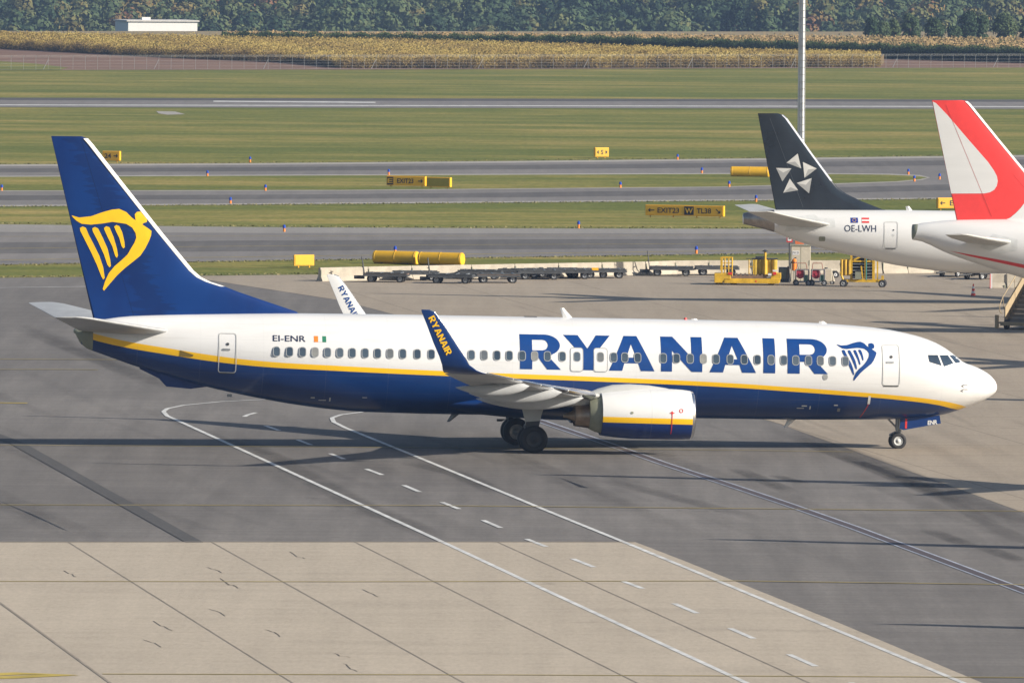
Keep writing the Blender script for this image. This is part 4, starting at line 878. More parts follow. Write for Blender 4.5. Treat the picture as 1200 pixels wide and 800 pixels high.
sign('airfield_sign', 802, 255, 5.75, .74, R(-18), [('left', .03, .13, None), ('plain', .13, .46, 'EXIT23'), ('dark', .50, .62, 'W'), ('plain', .64, .86, 'TL38'), ('down', .88, .98, None)], 'long yellow airfield sign reading EXIT23 and TL38 with a dark W panel')
sign('airfield_sign', 475.5, 219.5, 3.15, .74, R(-18), [('dark', .02, .18, 'E'), ('plain', .24, .74, 'EXIT23'), ('right', .80, .95, None)], 'yellow airfield sign reading EXIT23 with a dark panel at its left end')
sign('airfield_sign', 513.5, 221, 2.0, .74, R(-24), [], 'blank olive yellow airfield sign just right of the left EXIT23 sign', face=M('sign_back', (.40, .30, .02), .6))
sign('airfield_sign', 705.5, 185.5, 1.3, .80, R(25), [('plain', .40, .60, 'S'), ('left', .12, .30, None), ('right', .70, .88, None)], 'small bright yellow sign standing alone in the grass beyond the taxiway')
sign('airfield_sign', 130, 190, 1.55, .80, R(-18), [('plain', .10, .55, '24'), ('right', .62, .92, None)], 'small yellow sign reading 24 behind the blue tail fin')
sign('airfield_sign', 1112, 246, 1.75, .76, R(22), [('left', .08, .36, None), ('plain', .52, .70, 'E')], 'yellow sign with left arrow and E beside the red fin')
sign('airfield_sign', 356.5, 313.6, 1.32, .66, R(25), [], 'blank bright yellow panel in the grass left of the concrete barriers', face=SIGNY, depth=.15)
# yellow ballast tubes
def tube(px, py, L, r, rz, label):
    o = put('marker_tube', px, py, rz); tag(o, label, 'marker tube', 'yellow tubes lying in the grass')
    m = MB(); rs = []
    for x, q in ((-L/2, .93), (-L/2+.04, 1), (-L/2+.1, 1), (L/2-.1, 1), (L/2-.04, 1), (L/2, .93)):
        rs.append([Vector((x, math.cos(2*math.pi*k/32)*r*q, r+math.sin(2*math.pi*k/32)*r*q)) for k in range(32)])
    m.rings(rs, smooth=False); m.done('tube', M('tube_yellow', (.74, .42, .015), .5, var=.15, scale=1), o)
    m = MB()
    for x in (-L/2+.12, 0, L/2-.12): m.rings([[Vector((x+d, math.cos(2*math.pi*k/32)*r*q, r+math.sin(2*math.pi*k/32)*r*q)) for k in range(32)] for d, q in ((-.03, 1), (-.03, 1.02), (.03, 1.02), (.03, 1))], (False, False))
    m.done('band', SIGNF, o)
    m = MB(); m.box((-L*.3, 0, .03), (.12, r*1.5, .06)); m.box((L*.3, 0, .03), (.12, r*1.5, .06)); m.done('cradle', DARK, o)
tube(464, 309.3, 2.85, .40, R(-22), 'left of the two yellow tubes lying end to end behind the dollies')
tube(517, 311.0, 2.85, .40, R(-22), 'right of the two yellow tubes lying end to end behind the dollies')
tube(879, 207.5, 3.1, .42, R(-10), 'single yellow tube lying in the grass beside the black fin')
# blue taxiway edge markers
mk = put('edge_marker', 293, 190.5)
tag(mk, 'small blue topped orange taxiway edge marker', 'edge marker', 'blue and orange taxiway edge markers')
m = MB(); m.tube((0, 0, 0), (0, 0, .27), .085, .075); m.done('post', ORANGE, mk)
m = MB(); m.tube((0, 0, .27), (0, 0, .43), .10, .10); m.tube((0, 0, .43), (0, 0, .50), .095, .04); m.done('cap', M('marker_blue', (.01, .06, .42), .4), mk)
for px, py in [(243, 207), (311, 224), (270, 239), (333, 272), (2, 224), (455.5, 205.5), (678, 267.5), (794, 187.5), (822.5, 203.5), (727, 220.5), (854.5, 219.5), (886, 236.5), (1064.5, 205), (1071.5, 213), (1101, 210.5), (816, 297.5), (463, 297.5)]:
    c = copy_tree(mk); p = G(px, py); c.location = (p.x, p.y, 0)
# barrier row
def barrier_mesh(m, x0, x1, h=.82, y=0):
    prof = [(-.30, 0), (-.30, .08), (-.14, .34), (-.10, h), (.10, h), (.14, .34), (.30, .08), (.30, 0)]
    m.rings([[Vector((x, y+a, z)) for a, z in prof] for x in (x0, x1)], smooth=False)
bx = [374, 430, 481, 551, 602, 653, 704, 755, 790, 830, 880, 926, 985, 1033, 1062, 1093, 1130, 1165]
def base_y(x): return float(np.interp(x, [374, 528, 755, 800, 1030, 1110, 1170], [330, 326.8, 322.6, 321, 321, 320, 322]))
for i, (a, b_) in enumerate(zip(bx, bx[1:])):
    A = G(a, base_y(a)); B = G(b_, base_y(b_)); d = B-A
    o = empty('barrier', ((A.x+B.x)/2, (A.y+B.y)/2, 0), math.atan2(d.y, d.x)); L_ = d.length
    tag(o, 'first concrete barrier at the left end of the long row' if i == 0 else 'pale concrete barrier standing in the long row along the grass', 'barrier', 'concrete barriers in a row along the apron edge')
    m = MB(); barrier_mesh(m, -L_/2+.02, L_/2-.02); m.done('concrete_block', CONC, o, bevel=.015)
    m = MB(); m.box((-L_/2+.03, -.17, .40), (.05, .03, .62)); m.done('joint_plate', GREYD, o)
# baggage dollies
def dolly(mast=False, deck=WOODB):
    r = empty('baggage_dolly')
    m = MB(); m.box((0, 0, .50), (2.5, 1.45, .07)); m.done('deck', deck, r)
    m = MB()
    for y in (-.72, .72): m.box((0, y, .44), (2.6, .07, .12)); m.box((0, y, .56), (2.6, .05, .05))
    for x in (-1.27, -.6, 0, .6, 1.27): m.box((x, 0, .42), (.07, 1.4, .08))
    for x in (-.85, .85): m.box((x, 0, .32), (.3, .5, .08))
    m.box((.2, -.3, .57), (1.5, .06, .06)); m.box((-.9, -.1, .58), (.2, .9, .06)); m.done('frame', DOLLYG, r)
    m = MB()
    for x in (-.9, -.3, .3, .9):
        m.tube((x, -.65, .56), (x, .65, .56), .05)
    m.done('roller', STEEL, r)
    for x in (-.85, .85):
        for y in (-.55, .55): wheel('wheel', (x, y, .24), .24, .14, r)
    m = MB()
    if mast:
        m.tube((-1.3, -.2, .35), (-1.45, 0, 1.5), .03); m.tube((-1.3, .2, .35), (-1.45, 0, 1.5), .03); m.tube((-1.42, -.12, .9), (-1.42, .12, .9), .03); m.tube((-1.45, -.15, 1.4), (-1.45, .15, 1.4), .03); m.box((-1.6, 0, .3), (.6, .2, .2))
    else:
        m.tube((-1.3, -.3, .38), (-2.1, 0, .30), .035); m.tube((-1.3, .3, .38), (-2.1, 0, .30), .035); m.tube((-2.1, 0, .30), (-2.3, 0, .30), .05)
    m.done('drawbar', DARK, r)
    return r
dl = [(453, 331, -6, True, 'brown decked baggage dolly with raised drawbar, leftmost in the row'), (530, 332.4, -8, True, 'baggage dolly with raised drawbar, second from the left in the row'), (583, 331.8, 5, False, 'brown decked baggage dolly nearest the camera in the middle of the row'),
      (563, 327.5, -4, False, 'grey baggage dolly half hidden behind the nearest brown dolly'), (632, 327.8, 3, False, 'grey baggage dolly just right of the nearest brown dolly'), (668, 327, 2, False, 'grey baggage dolly third from the right end of the row'), (690, 326, 0, False, 'grey baggage dolly second from the right end of the row'),
      (708, 326.2, 4, False, 'baggage dolly with yellow tag at the right end of the row'), (787, 323.5, 0, True, 'grey dolly with raised drawbar against the barriers left of the yellow loader'), (840, 323, 3, False, 'grey dolly partly hidden behind the yellow loader'),
 (488, 329, 6, False, 'dark dolly between the two dollies with raised drawbars'), (610, 325.8, -3, False, 'dark dolly close to the barriers behind the nearest brown dolly'), (652, 325.4, 4, False, 'dark dolly close to the barriers in the middle right of the row')]
protos = {}
for i, (px, py, a, ms, lb) in enumerate(dl):
    key = (ms, i in (0, 2))
    if key not in protos: o = dolly(ms, WOODB if key[1] else DOLLYG); protos[key] = o
    else: o = copy_tree(protos[key])
    p = G(px, py); o.location = (p.x, p.y, 0); o.rotation_euler = (0, 0, R(a)); tag(o, lb, 'baggage dolly', 'baggage dollies parked along the barriers')
    if 'yellow tag' in lb:
        m = MB(); m.box((-.6, -.76, .58), (.4, .03, .16)); m.done('tag', SIGNY, o)
for i, (px, py, a, lb) in enumerate([(1122, 324.5, 55, 'dark low dolly under the white jet, left of the other one'), (1152, 327.5, 50, 'dark low dolly under the white jet beside the concrete blocks')]):
    o = copy_tree(protos[(False, False)]); p = G(px, py); o.location = (p.x, p.y, 0); o.rotation_euler = (0, 0, R(a)); tag(o, lb, 'baggage dolly', 'dark dollies under the white jet')
# yellow pallet loader
o = put('pallet_loader', 878, 334.0, R(-2)); tag(o, 'yellow airport pallet loader with railings and a lamp post, parked by the grey cabinet', 'loader')
m = MB(); m.box((.15, 0, .30), (3.3, 1.7, .22)); m.box((.15, -.87, .22), (3.2, .06, .18)); m.box((1.55, 0, .55), (.6, 1.6, .34)); m.box((-1.55, -.1, .42), (.95, 1.5, .55)); m.done('chassis', GSEY, o, bevel=.02)
m = MB(); m.box((-.1, 0, .50), (2.2, 1.5, .18)); 
for k in range(9): m.tube((-1.0+k*.25, -.72, .62), (-1.0+k*.25, .72, .62), .05, n=8)
m.done('roller_deck', WOODB, o)
m = MB(); m.mi = 0
for k, x in enumerate((.35, .62, .90, 1.18, 1.46)): m.tube((x, -.25+.1*(k % 2), .55), (x, -.25+.1*(k % 2), 1.50), .17, n=14)
m.box((.9, .25, 1.0), (1.3, .6, 1.0)); m.done('hopper', M('loader_drum', (.55, .38, .04), .5, var=.35, scale=2), o)
m = MB(); m.box((.9, .1, 1.54), (1.5, .9, .05)); m.box((.05, -.4, 1.56), (.5, .04, .04)); m.box((.6, .1, 1.62), (.5, .5, .12)); m.done('cover', DARK, o)
m = MB(); m.tube((.92, -.5, .5), (.92, -.5, 1.98), .07); m.done('lamp_post', GSEY, o)
m = MB(); m.tube((.92, -.5, 1.98), (.92, -.5, 2.08), .20, .05); m.done('lamp_cap', DARK, o)
m = MB()
for x in (-1.60, -1.42, -1.2, -1.0): m.tube((x, -.75, .55), (x, -.75, 1.62), .035, n=8)
for z in (1.0, 1.3, 1.6): m.tube((-1.65, -.75, z), (-.98, -.75, z), .025, n=8)
m.box((-1.62, -.75, 1.25), (.12, .08, .8)); m.done('railing', GSEY, o)
m = MB(); m.tube((-1.6, .65, .55), (-1.6, .65, 1.62), .035, n=8); m.tube((-1.0, .65, .55), (-1.0, .65, 1.62), .035, n=8); m.tube((-1.6, .65, 1.6), (-1.0, .65, 1.6), .03, n=8); m.done('railing', GSEY, o)
m = MB(); m.tube((-.02, -.6, .6), (-.02, -.6, 1.5), .03, n=8); m.tube((.25, -.6, .6), (.25, -.6, 1.5), .03, n=8); m.tube((-.02, -.6, 1.1), (.25, -.6, 1.1), .02, n=8); m.done('railing', GSEY, o)
m = MB(); m.box((-1.10, -.86, .70), (.24, .05, .13)); m.box((1.48, -.86, .72), (.2, .05, .16)); m.box((.4, -.905, .26), (.08, .02, .08)); m.done('tail_light', RED, o)
m = MB(); m.box((1.5, -.84, .88), (.26, .04, .1)); m.box((1.2, -.84, .66), (.2, .04, .14)); m.done('headlight', WHITE, o)
for x in (-1.75, -.9, 1.3):
    for y in (-.7, .7): wheel('wheel', (x, y, .22), .22, .2, o)
# cabinet, sign and hydrant
o = put('service_cabinet', 938, 331.5); tag(o, 'tall beige service cabinet marked PW 09 at the foot of the mast', 'cabinet')
m = MB(); m.box((0, 0, 1.15), (1.14, .9, 2.1)); m.done('housing', BEIGE, o, bevel=.02)
m = MB(); m.box((0, 0, 2.22), (1.24, 1.0, .06)); m.done('roof', GREYD, o)
m = MB(); m.box((0, 0, .05), (1.2, .95, .1)); m.done('plinth', CONC, o)
m = MB(); m.box((0, -.452, 1.15), (.02, .01, 1.98)); m.box((.5, -.455, 1.2), (.03, .02, .3)); m.done('door_seam', GREYD, o)
m = MB(); m.box((-.30, -.455, 1.78), (.40, .012, .24)); m.done('number_plate', WHITE, o)
decal('lettering', fit(curve_mesh(text='PW 09'), -.47, 1.71, -.13, 1.85), lambda a, b_: (a, -.463, b_), o, INK)
o = put('fire_extinguisher', 930.5, 333); tag(o, 'orange fire extinguisher hanging on the left corner of the beige cabinet', 'fire extinguisher')
m = MB(); m.tube((0, .1, .80), (0, .1, 1.42), .135, n=20); m.tube((0, .1, 1.42), (0, .1, 1.5), .13, .04, n=20); m.done('bottle', ORANGE, o)
m = MB(); m.tube((0, .1, 1.24), (0, .1, 1.30), .142, n=20); m.tube((-.22, .1, 1.27), (0, .1, 1.27), .05); m.done('strap', DARK, o)
m = MB(); m.tube((0, .1, 1.5), (.12, .05, 1.56), .03); m.tube((.14, .1, 1.3), (.3, .1, .8), .015); m.done('hose', DARK, o)
m = MB(); m.tube((0, .1, 0), (0, .1, .8), .03); m.done('stand', STEEL, o)
o = put('warning_sign', 924.8, 330.5); tag(o, 'small square white sign with red border on a pole left of the cabinet', 'sign')
m = MB(); m.tube((0, 0, 0), (0, 0, 2.3), .04); m.done('pole', DARK, o)
m = MB(); m.box((0, -.06, 2.56), (.34, .03, .44)); m.done('plate', RED, o); m = MB(); m.box((0, -.08, 2.56), (.22, .02, .28)); m.done('plate_field', WHITE, o)
m = MB(); m.box((.02, -.095, 2.55), (.13, .008, .05)); m.done('symbol', INK, o)
o = put('orange_sign', 937, 330.6); tag(o, 'orange wedge shaped board showing above the cabinet roof', 'sign')
m = MB(); m.prism([(-.26, .55, 2.2), (.26, .55, 2.2), (.26, .55, 2.46), (.05, .55, 2.60), (-.15, .55, 2.56), (-.26, .55, 2.42)], (0, .04, 0)); m.done('board', M('orange_board', (.62, .16, .05), .6), o)
m = MB(); m.tube((-.2, .57, 0), (-.2, .57, 2.2), .03); m.tube((.2, .57, 0), (.2, .57, 2.2), .03); m.done('post', DARK, o)
o = put('equipment_box', 918.5, 330.5); tag(o, 'dark grey waist high metal box left of the beige cabinet', 'equipment box')
m = MB(); m.box((0, 0, .46), (.62, .6, .84)); m.done('housing', M('box_grey', (.13, .14, .16), .6), o, bevel=.02); m = MB(); m.box((0, -.31, .5), (.5, .02, .6)); m.done('panel', GREYD, o); m = MB(); m.tube((.1, -.35, 0), (.22, -.35, .95), .02); m.tube((.38, -.35, 0), (.26, -.35, .95), .02); m.done('tripod_leg', WOODB, o)
def trolley(px, py, lb):
    o = put('hose_trolley', px, py); tag(o, lb, 'hose trolley', 'hose trolleys beside the beige cabinet')
    m = MB(); m.box((0, 0, .22), (.85, .8, .08)); 
    for x in (-.38, .38):
        for y in (-.36, .36): m.tube((x, y, .2), (x, y, .95), .03, n=8)
    m.box((0, -.36, .93), (.8, .04, .04)); m.box((0, .36, .93), (.8, .04, .04)); m.box((.1, -.38, .6), (.05, .03, .7)); m.done('frame', M('trolley_grey', (.24, .25, .27), .5, .3, var=.3), o)
    m = MB(); m.tube((-.12, -.33, .68), (-.12, .33, .68), .27, n=20); m.tube((-.12, -.36, .68), (-.12, -.3, .68), .09); m.done('hose_reel', M('reel_red', (.35, .03, .05), .5, var=.3), o)
    m = MB(); m.box((.2, -.1, .45), (.25, .4, .35)); m.done('pump', M('pump_green', (.10, .22, .16), .6), o)
    m = MB()
    for a, b_ in (((-.33, .95), (-.30, 1.30)), ((-.30, 1.30), (.22, 1.30)), ((.22, 1.30), (.28, .95))): m.tube((a[0], 0, a[1]), (b_[0], 0, b_[1]), .022, n=8)
    m.done('handle', M('handle_rust', (.30, .12, .08), .6), o)
    for x in (-.36, .36): wheel('wheel', (x, -.36, .17), .17, .1, o); wheel('wheel', (x, .36, .17), .17, .1, o)
trolley(940, 334.5, 'grey framed trolley with red hose reel in front of the cabinet'); trolley(958.5, 334.5, 'grey framed trolley with red hose reel beside the pale tank trolley')
o = put('tank_trolley', 970, 333.5); tag(o, 'pale cream tank trolley with one small wheel shown, right of the red reels', 'tank trolley')
m = MB(); m.box((0, 0, .55), (.50, .7, .75)); m.prism([(.24, -.35, .18), (.42, -.35, .18), (.24, -.35, .8)], (0, .7, 0)); m.done('tank', BEIGE, o, bevel=.04); m = MB(); m.tube((-.1, 0, .9), (-.1, 0, 1.0), .1); m.done('filler_cap', DARK, o)
for x in (-.2, .25): wheel('wheel', (x, -.3, .14), .14, .1, o)
o = put('spare_wheel_stand', 979.5, 326.0); tag(o, 'small wheel with pale hub on a dark square stand left of the slatted lift', 'wheel stand')
m = MB(); m.box((-.08, .12, .22), (.30, .08, .44)); m.done('stand', DARK, o); wheel('wheel', (0, 0, .22), .2, .12, o, WHITE)
# yellow rack lift
o = put('rack_lift', 1011, 336.5, R(-4)); tag(o, 'yellow wheeled lift with dark horizontal slats, under the white jet with black fin', 'lift')
m = MB(); m.box((0, -.4, .38), (2.2, .14, .14)); m.box((0, .5, .38), (2.2, .14, .14)); m.box((-.9, 0, .38), (.14, 1.0, .14)); m.box((.95, 0, .38), (.14, 1.0, .14)); m.tube((-1.1, -.4, .35), (-1.3, -.4, .9), .06); m.box((1.16, -.4, .55), (.14, .16, .3)); m.done('chassis', GSEY, o)
m = MB()
for x in (-.66, .62): m.box((x, -.36, 1.25), (.12, .12, 1.75)); m.box((x, .4, 1.25), (.12, .12, 1.75))
m.box((.16, -.42, 1.2), (.09, .06, 1.7)); m.box((-.03, -.43, .85), (.08, .06, .8), M=Matrix.Rotation(R(-8), 4, 'Y')); m.box((-.12, -.38, 1.78), (.9, .06, .10), M=Matrix.Rotation(R(-25), 4, 'Y')); m.box((0, -.36, 1.52), (1.3, .05, .09)); m.box((.86, -.36, 1.2), (.09, .09, 1.5)); m.done('mast_post', GSEY, o)
m = MB()
for k in range(9): m.box((0, 0, .62+k*.185), (1.24, .75, .05))
m.done('slat', STEEL, o)
m = MB(); m.box((0, .42, 1.3), (1.2, .04, 1.6)); m.done('back_panel', DARK, o)
m = MB(); m.box((.22, -.45, 1.15), (.05, .04, 1.5)); m.done('hydraulic_pipe', M('pipe_teal', (.08, .32, .28), .5), o)
m = MB(); m.box((-1.0, -.1, 1.15), (.62, .5, .95)); 
for k in range(3): m.tube((-1.22+k*.22, -.38, .72), (-1.22+k*.22, -.38, 1.6), .085)
m.done('control_housing', M('lift_yellow', (.55, .34, .03), .5, var=.35, scale=3), o)
m = MB(); m.box((-.25, -.52, .70), (.34, .2, .42)); m.done('power_unit', GREYD, o)
for x in (-1.1, 1.15):
    for y in (-.5, .55): wheel('wheel', (x, y, .23), .23, .14, o)
# cone
o = put('traffic_cone', 1140.5, 347.2); tag(o, 'red and white traffic cone standing on the apron under the jets', 'traffic cone')
m = MB(); m.box((0, 0, .02), (.36, .36, .04)); m.done('base', DARK, o)
m = MB()
for k in range(5):
    m.mi = 0 if k % 2 == 0 else 1; z0, z1 = .04+k*.135, .04+(k+1)*.135; m.tube((0, 0, z0), (0, 0, z1), .14-.022*k, .14-.022*(k+1), n=20, cap=(k == 4))
m.done('cone', [M('cone_red', (.75, .06, .03), .5), WHITE], o)
# concrete blocks by the stairs
for px, py, lb, L_ in ((1170, 337.8, 'left concrete block by the stairs, behind the red and white post', .9), (1196, 338, 'right concrete block by the stairs, cut by the right edge', 1.6)):
    o = put('concrete_block', px, py, R(4)); tag(o, lb, 'concrete block', 'concrete blocks near the stairs')
    m = MB(); barrier_mesh(m, -L_/2, L_/2, .86); m.done('block', CONC, o, bevel=.02)
    m = MB(); m.box((L_/2-.1, -.2, .1), (.1, .25, .2)); m.done('foot', GREYD, o)
o = put('marker_post', 1161.3, 338.6); tag(o, 'thin white and red marker post at the left concrete block', 'marker post')
m = MB(); m.box((0, 0, .45), (.14, .06, .86)); m.done('post', WHITE, o); m = MB(); m.box((-.05, -.035, .45), (.04, .012, .84)); m.done('stripe', RED, o); m = MB(); m.box((0, 0, .02), (.3, .3, .04)); m.done('foot', DARK, o)
# boarding stairs
o = put('boarding_stairs', 1190, 386.5, R(62)); tag(o, 'tan mobile boarding stairs at the right edge below the red striped jet', 'boarding stairs')
STEPG = M('step_grey', (.20, .19, .17), .7)
n = 15; run, rise = 4.4, 3.3
m = MB()
for y in (-.72, .72):
    m.prism([(.2, y-.03, .32), (.2, y-.03, 1.15), (run, y-.03, rise+1.0), (run+1.2, y-.03, rise+1.0), (run+1.2, y-.03, rise-.1), (run, y-.03, rise-.1), (.7, y-.03, .30)], (0, .06, 0))
m.done('side_panel', TAN, o)
for k in range(n):
    m = MB(); m.box((.35+run*k/n, 0, .42+rise*k/n), (.30, 1.36, .05)); m.box((.50+run*k/n, 0, .42+rise*(k+.45)/n), (.02, 1.36, .16)); m.done('step', STEPG, o)
m = MB(); m.box((run+.6, 0, rise), (1.2, 1.4, .08)); m.done('platform', DOLLYG, o)
m = MB()
for y in (-.8, .8):
    P = [(0, .85), (-.25, .95), (-.30, 1.25), (.1, 1.7), (run*.5, rise*.5+1.5), (run, rise+1.4)]
    for a, b_ in zip(P, P[1:]): m.tube((a[0], y, a[1]), (b_[0], y, b_[1]), .025, n=8)
    m.tube((.25, y, 1.1), (.1, y, 1.7), .02, n=8); m.tube((1.6, y, 2.1), (1.5, y, 2.65), .02, n=8)
m.done('handrail', TAN, o)
m = MB(); m.box((2.0, 0, .30), (5.0, 1.3, .12)); m.box((-.5, 0, .38), (.10, 1.8, .10)); m.box((-.5, .85, .42), (.16, .16, .72)); m.box((-.5, -.85, .42), (.16, .16, .72)); m.box((-.2, .6, .35), (.7, .08, .08)); m.box((-.2, -.6, .35), (.7, .08, .08)); m.box((4.2, .55, 1.6), (.12, .12, 2.7)); m.box((4.2, -.55, 1.6), (.12, .12, 2.7)); m.done('undercarriage', TAN, o)
for x in (.2, 3.9):
    for y in (-.6, .6): wheel('wheel', (x, y, .27), .27, .18, o)
# perimeter fence
A = G(-60, 82.4); B = G(1260, 79.4); d = B-A; L_ = d.length
fe = empty('perimeter_fence', tuple(A), math.atan2(d.y, d.x)); tag(fe, 'long grey wire mesh perimeter fence between the airfield grass and the crops', 'fence')
N = 97; fp0 = None
for k in range(N):
    x = L_*k/(N-1)
    if fp0 is None:
        m = MB(); m.tube((0, 0, 0), (0, 0, 1.65), .018, n=8); m.tube((0, 0, 1.65), (.10, -.12, 1.85), .025, n=8); fp0 = m.done('post', STEEL, fe); o = fp0
    else: o = fp0.copy(); CO.link(o); o.parent = fe
    o.location = (x, 0, 0)
m = MB()
for z in (.08, .45, .8, 1.15, 1.6): m.box((L_/2, 0, z), (L_, .010, .008))
for z in (1.72, 1.83): m.box((L_/2, -.1, z), (L_, .01, .012))
for x in range(8, N, 9): m.tube((L_*x/(N-1), 0, 1.3), (L_*x/(N-1)-.7, 0, .05), .03, n=6)
m.done('wire', STEEL, fe)
# far white building
p = G(183, 44.0); k_ = 1760.
def far(x, y, z0): r = FW*F+RT*(x-600)+UP*(400-y); return (r.x*z0/r.y, z0, CH+r.z*z0/r.y)
c = far(183, 39, k_); tz = far(183, 25.0, k_)[2]; base = ground_h(c[0], k_)
wb = empty('white_building', (c[0], k_, base), R(14)); tag(wb, 'flat roofed white industrial building beyond the yellow crop', 'building')
H = tz-base; ML = lambda px: px*k_/F
m = MB(); m.box((0, 0, H/2), (12.2, 11, H)); m.done('wall', M('building_white', (.70, .70, .68), .6, var=.06, scale=2, stretch=(6, 6, .2)), wb)
m = MB(); m.box((0, 0, H+.1), (12.8, 11.6, .24)); m.done('roof', M('roof_pale', (.55, .53, .5), .7), wb)
m = MB(); m.box((-2.3, -2, H+.45), (1.5, 1.2, .5)); m.done('roof_vent', WHITE, wb)
m = MB(); m.box((0, -5.53, H-2.25), (12.0, .05, .35)); m.box((-6.13, 0, H-2.25), (.05, 10.8, .35)); m.done('cladding_band', BEIGE, wb)
# ------------------------------------------------------------------ vegetation
def foliage_mat(name, stops, rough=.8):
    m, nt, b = new_mat(name); a = nt.nodes.new('ShaderNodeAttribute'); a.attribute_name = 'tint'
    c = ramp(nt, a.outputs['Fac'], stops); nt.links.new(c, b.inputs['Base Color']); b.inputs['Roughness'].default_value = rough; b.inputs['Specular IOR Level'].default_value = .15
    return m
def quads(name, C_, Nrm, size, tint, mats, parent=None, asp=1.):
    """many leaf clumps as four sided faces in one mesh"""
    n = len(C_); Nrm = Nrm/np.linalg.norm(Nrm, axis=1)[:, None]
    r = RNG.normal(size=(n, 3)); U = np.cross(Nrm, r); U /= np.linalg.norm(U, axis=1)[:, None]; V = np.cross(Nrm, U)
    s = size[:, None]; j = lambda: 1+RNG.uniform(-.35, .35, (n, 1))
    P = np.stack([C_-U*s*j()-V*s*asp*j(), C_+U*s*j()-V*s*asp*j(), C_+U*s*j()+V*s*asp*j(), C_-U*s*j()+V*s*asp*j()], 1).reshape(-1, 3)
    me = bpy.data.meshes.new(name); me.vertices.add(4*n); me.vertices.foreach_set('co', P.ravel().astype(np.float32))
    me.loops.add(4*n); me.loops.foreach_set('vertex_index', np.arange(4*n, dtype=np.int32)); me.polygons.add(n)
    me.polygons.foreach_set('loop_start', np.arange(0, 4*n, 4, dtype=np.int32)); me.update(calc_edges=True)
    at = me.attributes.new('tint', 'FLOAT', 'POINT'); at.data.foreach_set('value', np.repeat(tint, 4).astype(np.float32))
    return mesh_obj(name, me, mats, parent)
def crown_pts(cx, cy, z0, w_, h, nl, per, tint, conic=False, jit=.45, big=1.):
    """leaf clumps on several uneven lobes"""
    Cs = []; Ns = []; Ts = []
    for i in range(nl):
        a = RNG.uniform(0, 2*math.pi); t = RNG.uniform(.02 if z0 < .5 else .15, .95); rr = (1-abs(t-.45)*1.1) if not conic else (1-.5*t)
        lr = RNG.uniform(.28, .45)*w_*.6*big
        c = np.array([cx+math.cos(a)*w_*.30*rr, cy+math.sin(a)*w_*.30*rr, z0+h*t*.88])
        d = RNG.normal(size=(per, 3)); d /= np.linalg.norm(d, axis=1)[:, None]; d[:, 2] = np.where(d[:, 2] < -.3, -d[:, 2], d[:, 2])
        R_ = lr*RNG.uniform(.72, 1.08, (per, 1)); Cs.append(c+d*R_*np.array([1, 1, .85])); Ns.append(d+RNG.normal(size=(per, 3))*jit)
        Ts.append(np.full(per, tint+RNG.uniform(-.06, .06))+RNG.normal(size=per)*.04)
    return np.concatenate(Cs), np.concatenate(Ns), np.concatenate(Ts)
FOR = foliage_mat('forest_leaves', [(.0, (.014, .030, .016)), (.2, (.032, .058, .027)), (.4, (.062, .092, .040)), (.6, (.090, .112, .045)), (.75, (.125, .115, .04)), (.88, (.17, .12, .04)), (1, (.17, .085, .05))])
Cs, Ns, Ts, Ss = [], [], [], []
y = 2150.
while y < 2720:
    hw_ = 138+ (y-2150)*.05
    x = -hw_+RNG.uniform(0, 5)
    while x < hw_:
        xx, yy = x+RNG.uniform(-2.5, 2.5), y+RNG.uniform(-4, 4)
        big = math.sin(xx*.045+yy*.013)+math.sin(xx*.021-yy*.03+2)+.6*math.sin(xx*.11+yy*.07)
        h = RNG.uniform(6.5, 12)+(big*1.1); w_ = RNG.uniform(6, 11)
        tn = .36+.13*big+RNG.normal()*.13+(.32 if RNG.rand() < .07 else 0)
        a, b_, c_ = crown_pts(xx, yy, ground_h(xx, yy)+h*.15, w_, h, 9, 50, float(np.clip(tn, .04, .95)), jit=.2, big=1.25)
        Cs.append(a); Ns.append(b_); Ts.append(c_); Ss.append(RNG.uniform(.22, .40, len(a)))
        x += RNG.uniform(6, 9)
    y += 9.5
quads('forest', np.concatenate(Cs), np.concatenate(Ns), np.concatenate(Ss), np.clip(np.concatenate(Ts), 0, 1), FOR)['kind'] = 'stuff'
BARK = M('bark', (.09, .07, .05), .9, var=.3, scale=2)
def tree(name, x, y, z, w_, h, tint, label, group, nl=16, per=90, sz=(.10, .20), conic=False, trunk=.16):
    o = empty(name, (x, y, z)); tag(o, label, 'tree', group)
    m = MB(); m.tube((0, 0, -.3), (0, 0, h*.35), .035*h, .022*h, n=10)
    for k in range(6):
        a = k*1.05; m.tube((0, 0, h*(.18+.05*k)), (math.cos(a)*w_*.26, math.sin(a)*w_*.26, h*(.45+.07*k)), .014*h, .004*h, n=6)
    m.tube((0, 0, h*.35), (0, 0, h*.85), .022*h, .004*h, n=8); m.done('trunk', BARK, o)
    a, b_, c_ = crown_pts(0, 0, h*trunk, w_, h*(1-trunk), nl, per, tint, conic)
    quads('crown', a, b_, RNG.uniform(sz[0], sz[1], len(a)), np.clip(c_, 0, 1), FOR, o); return o
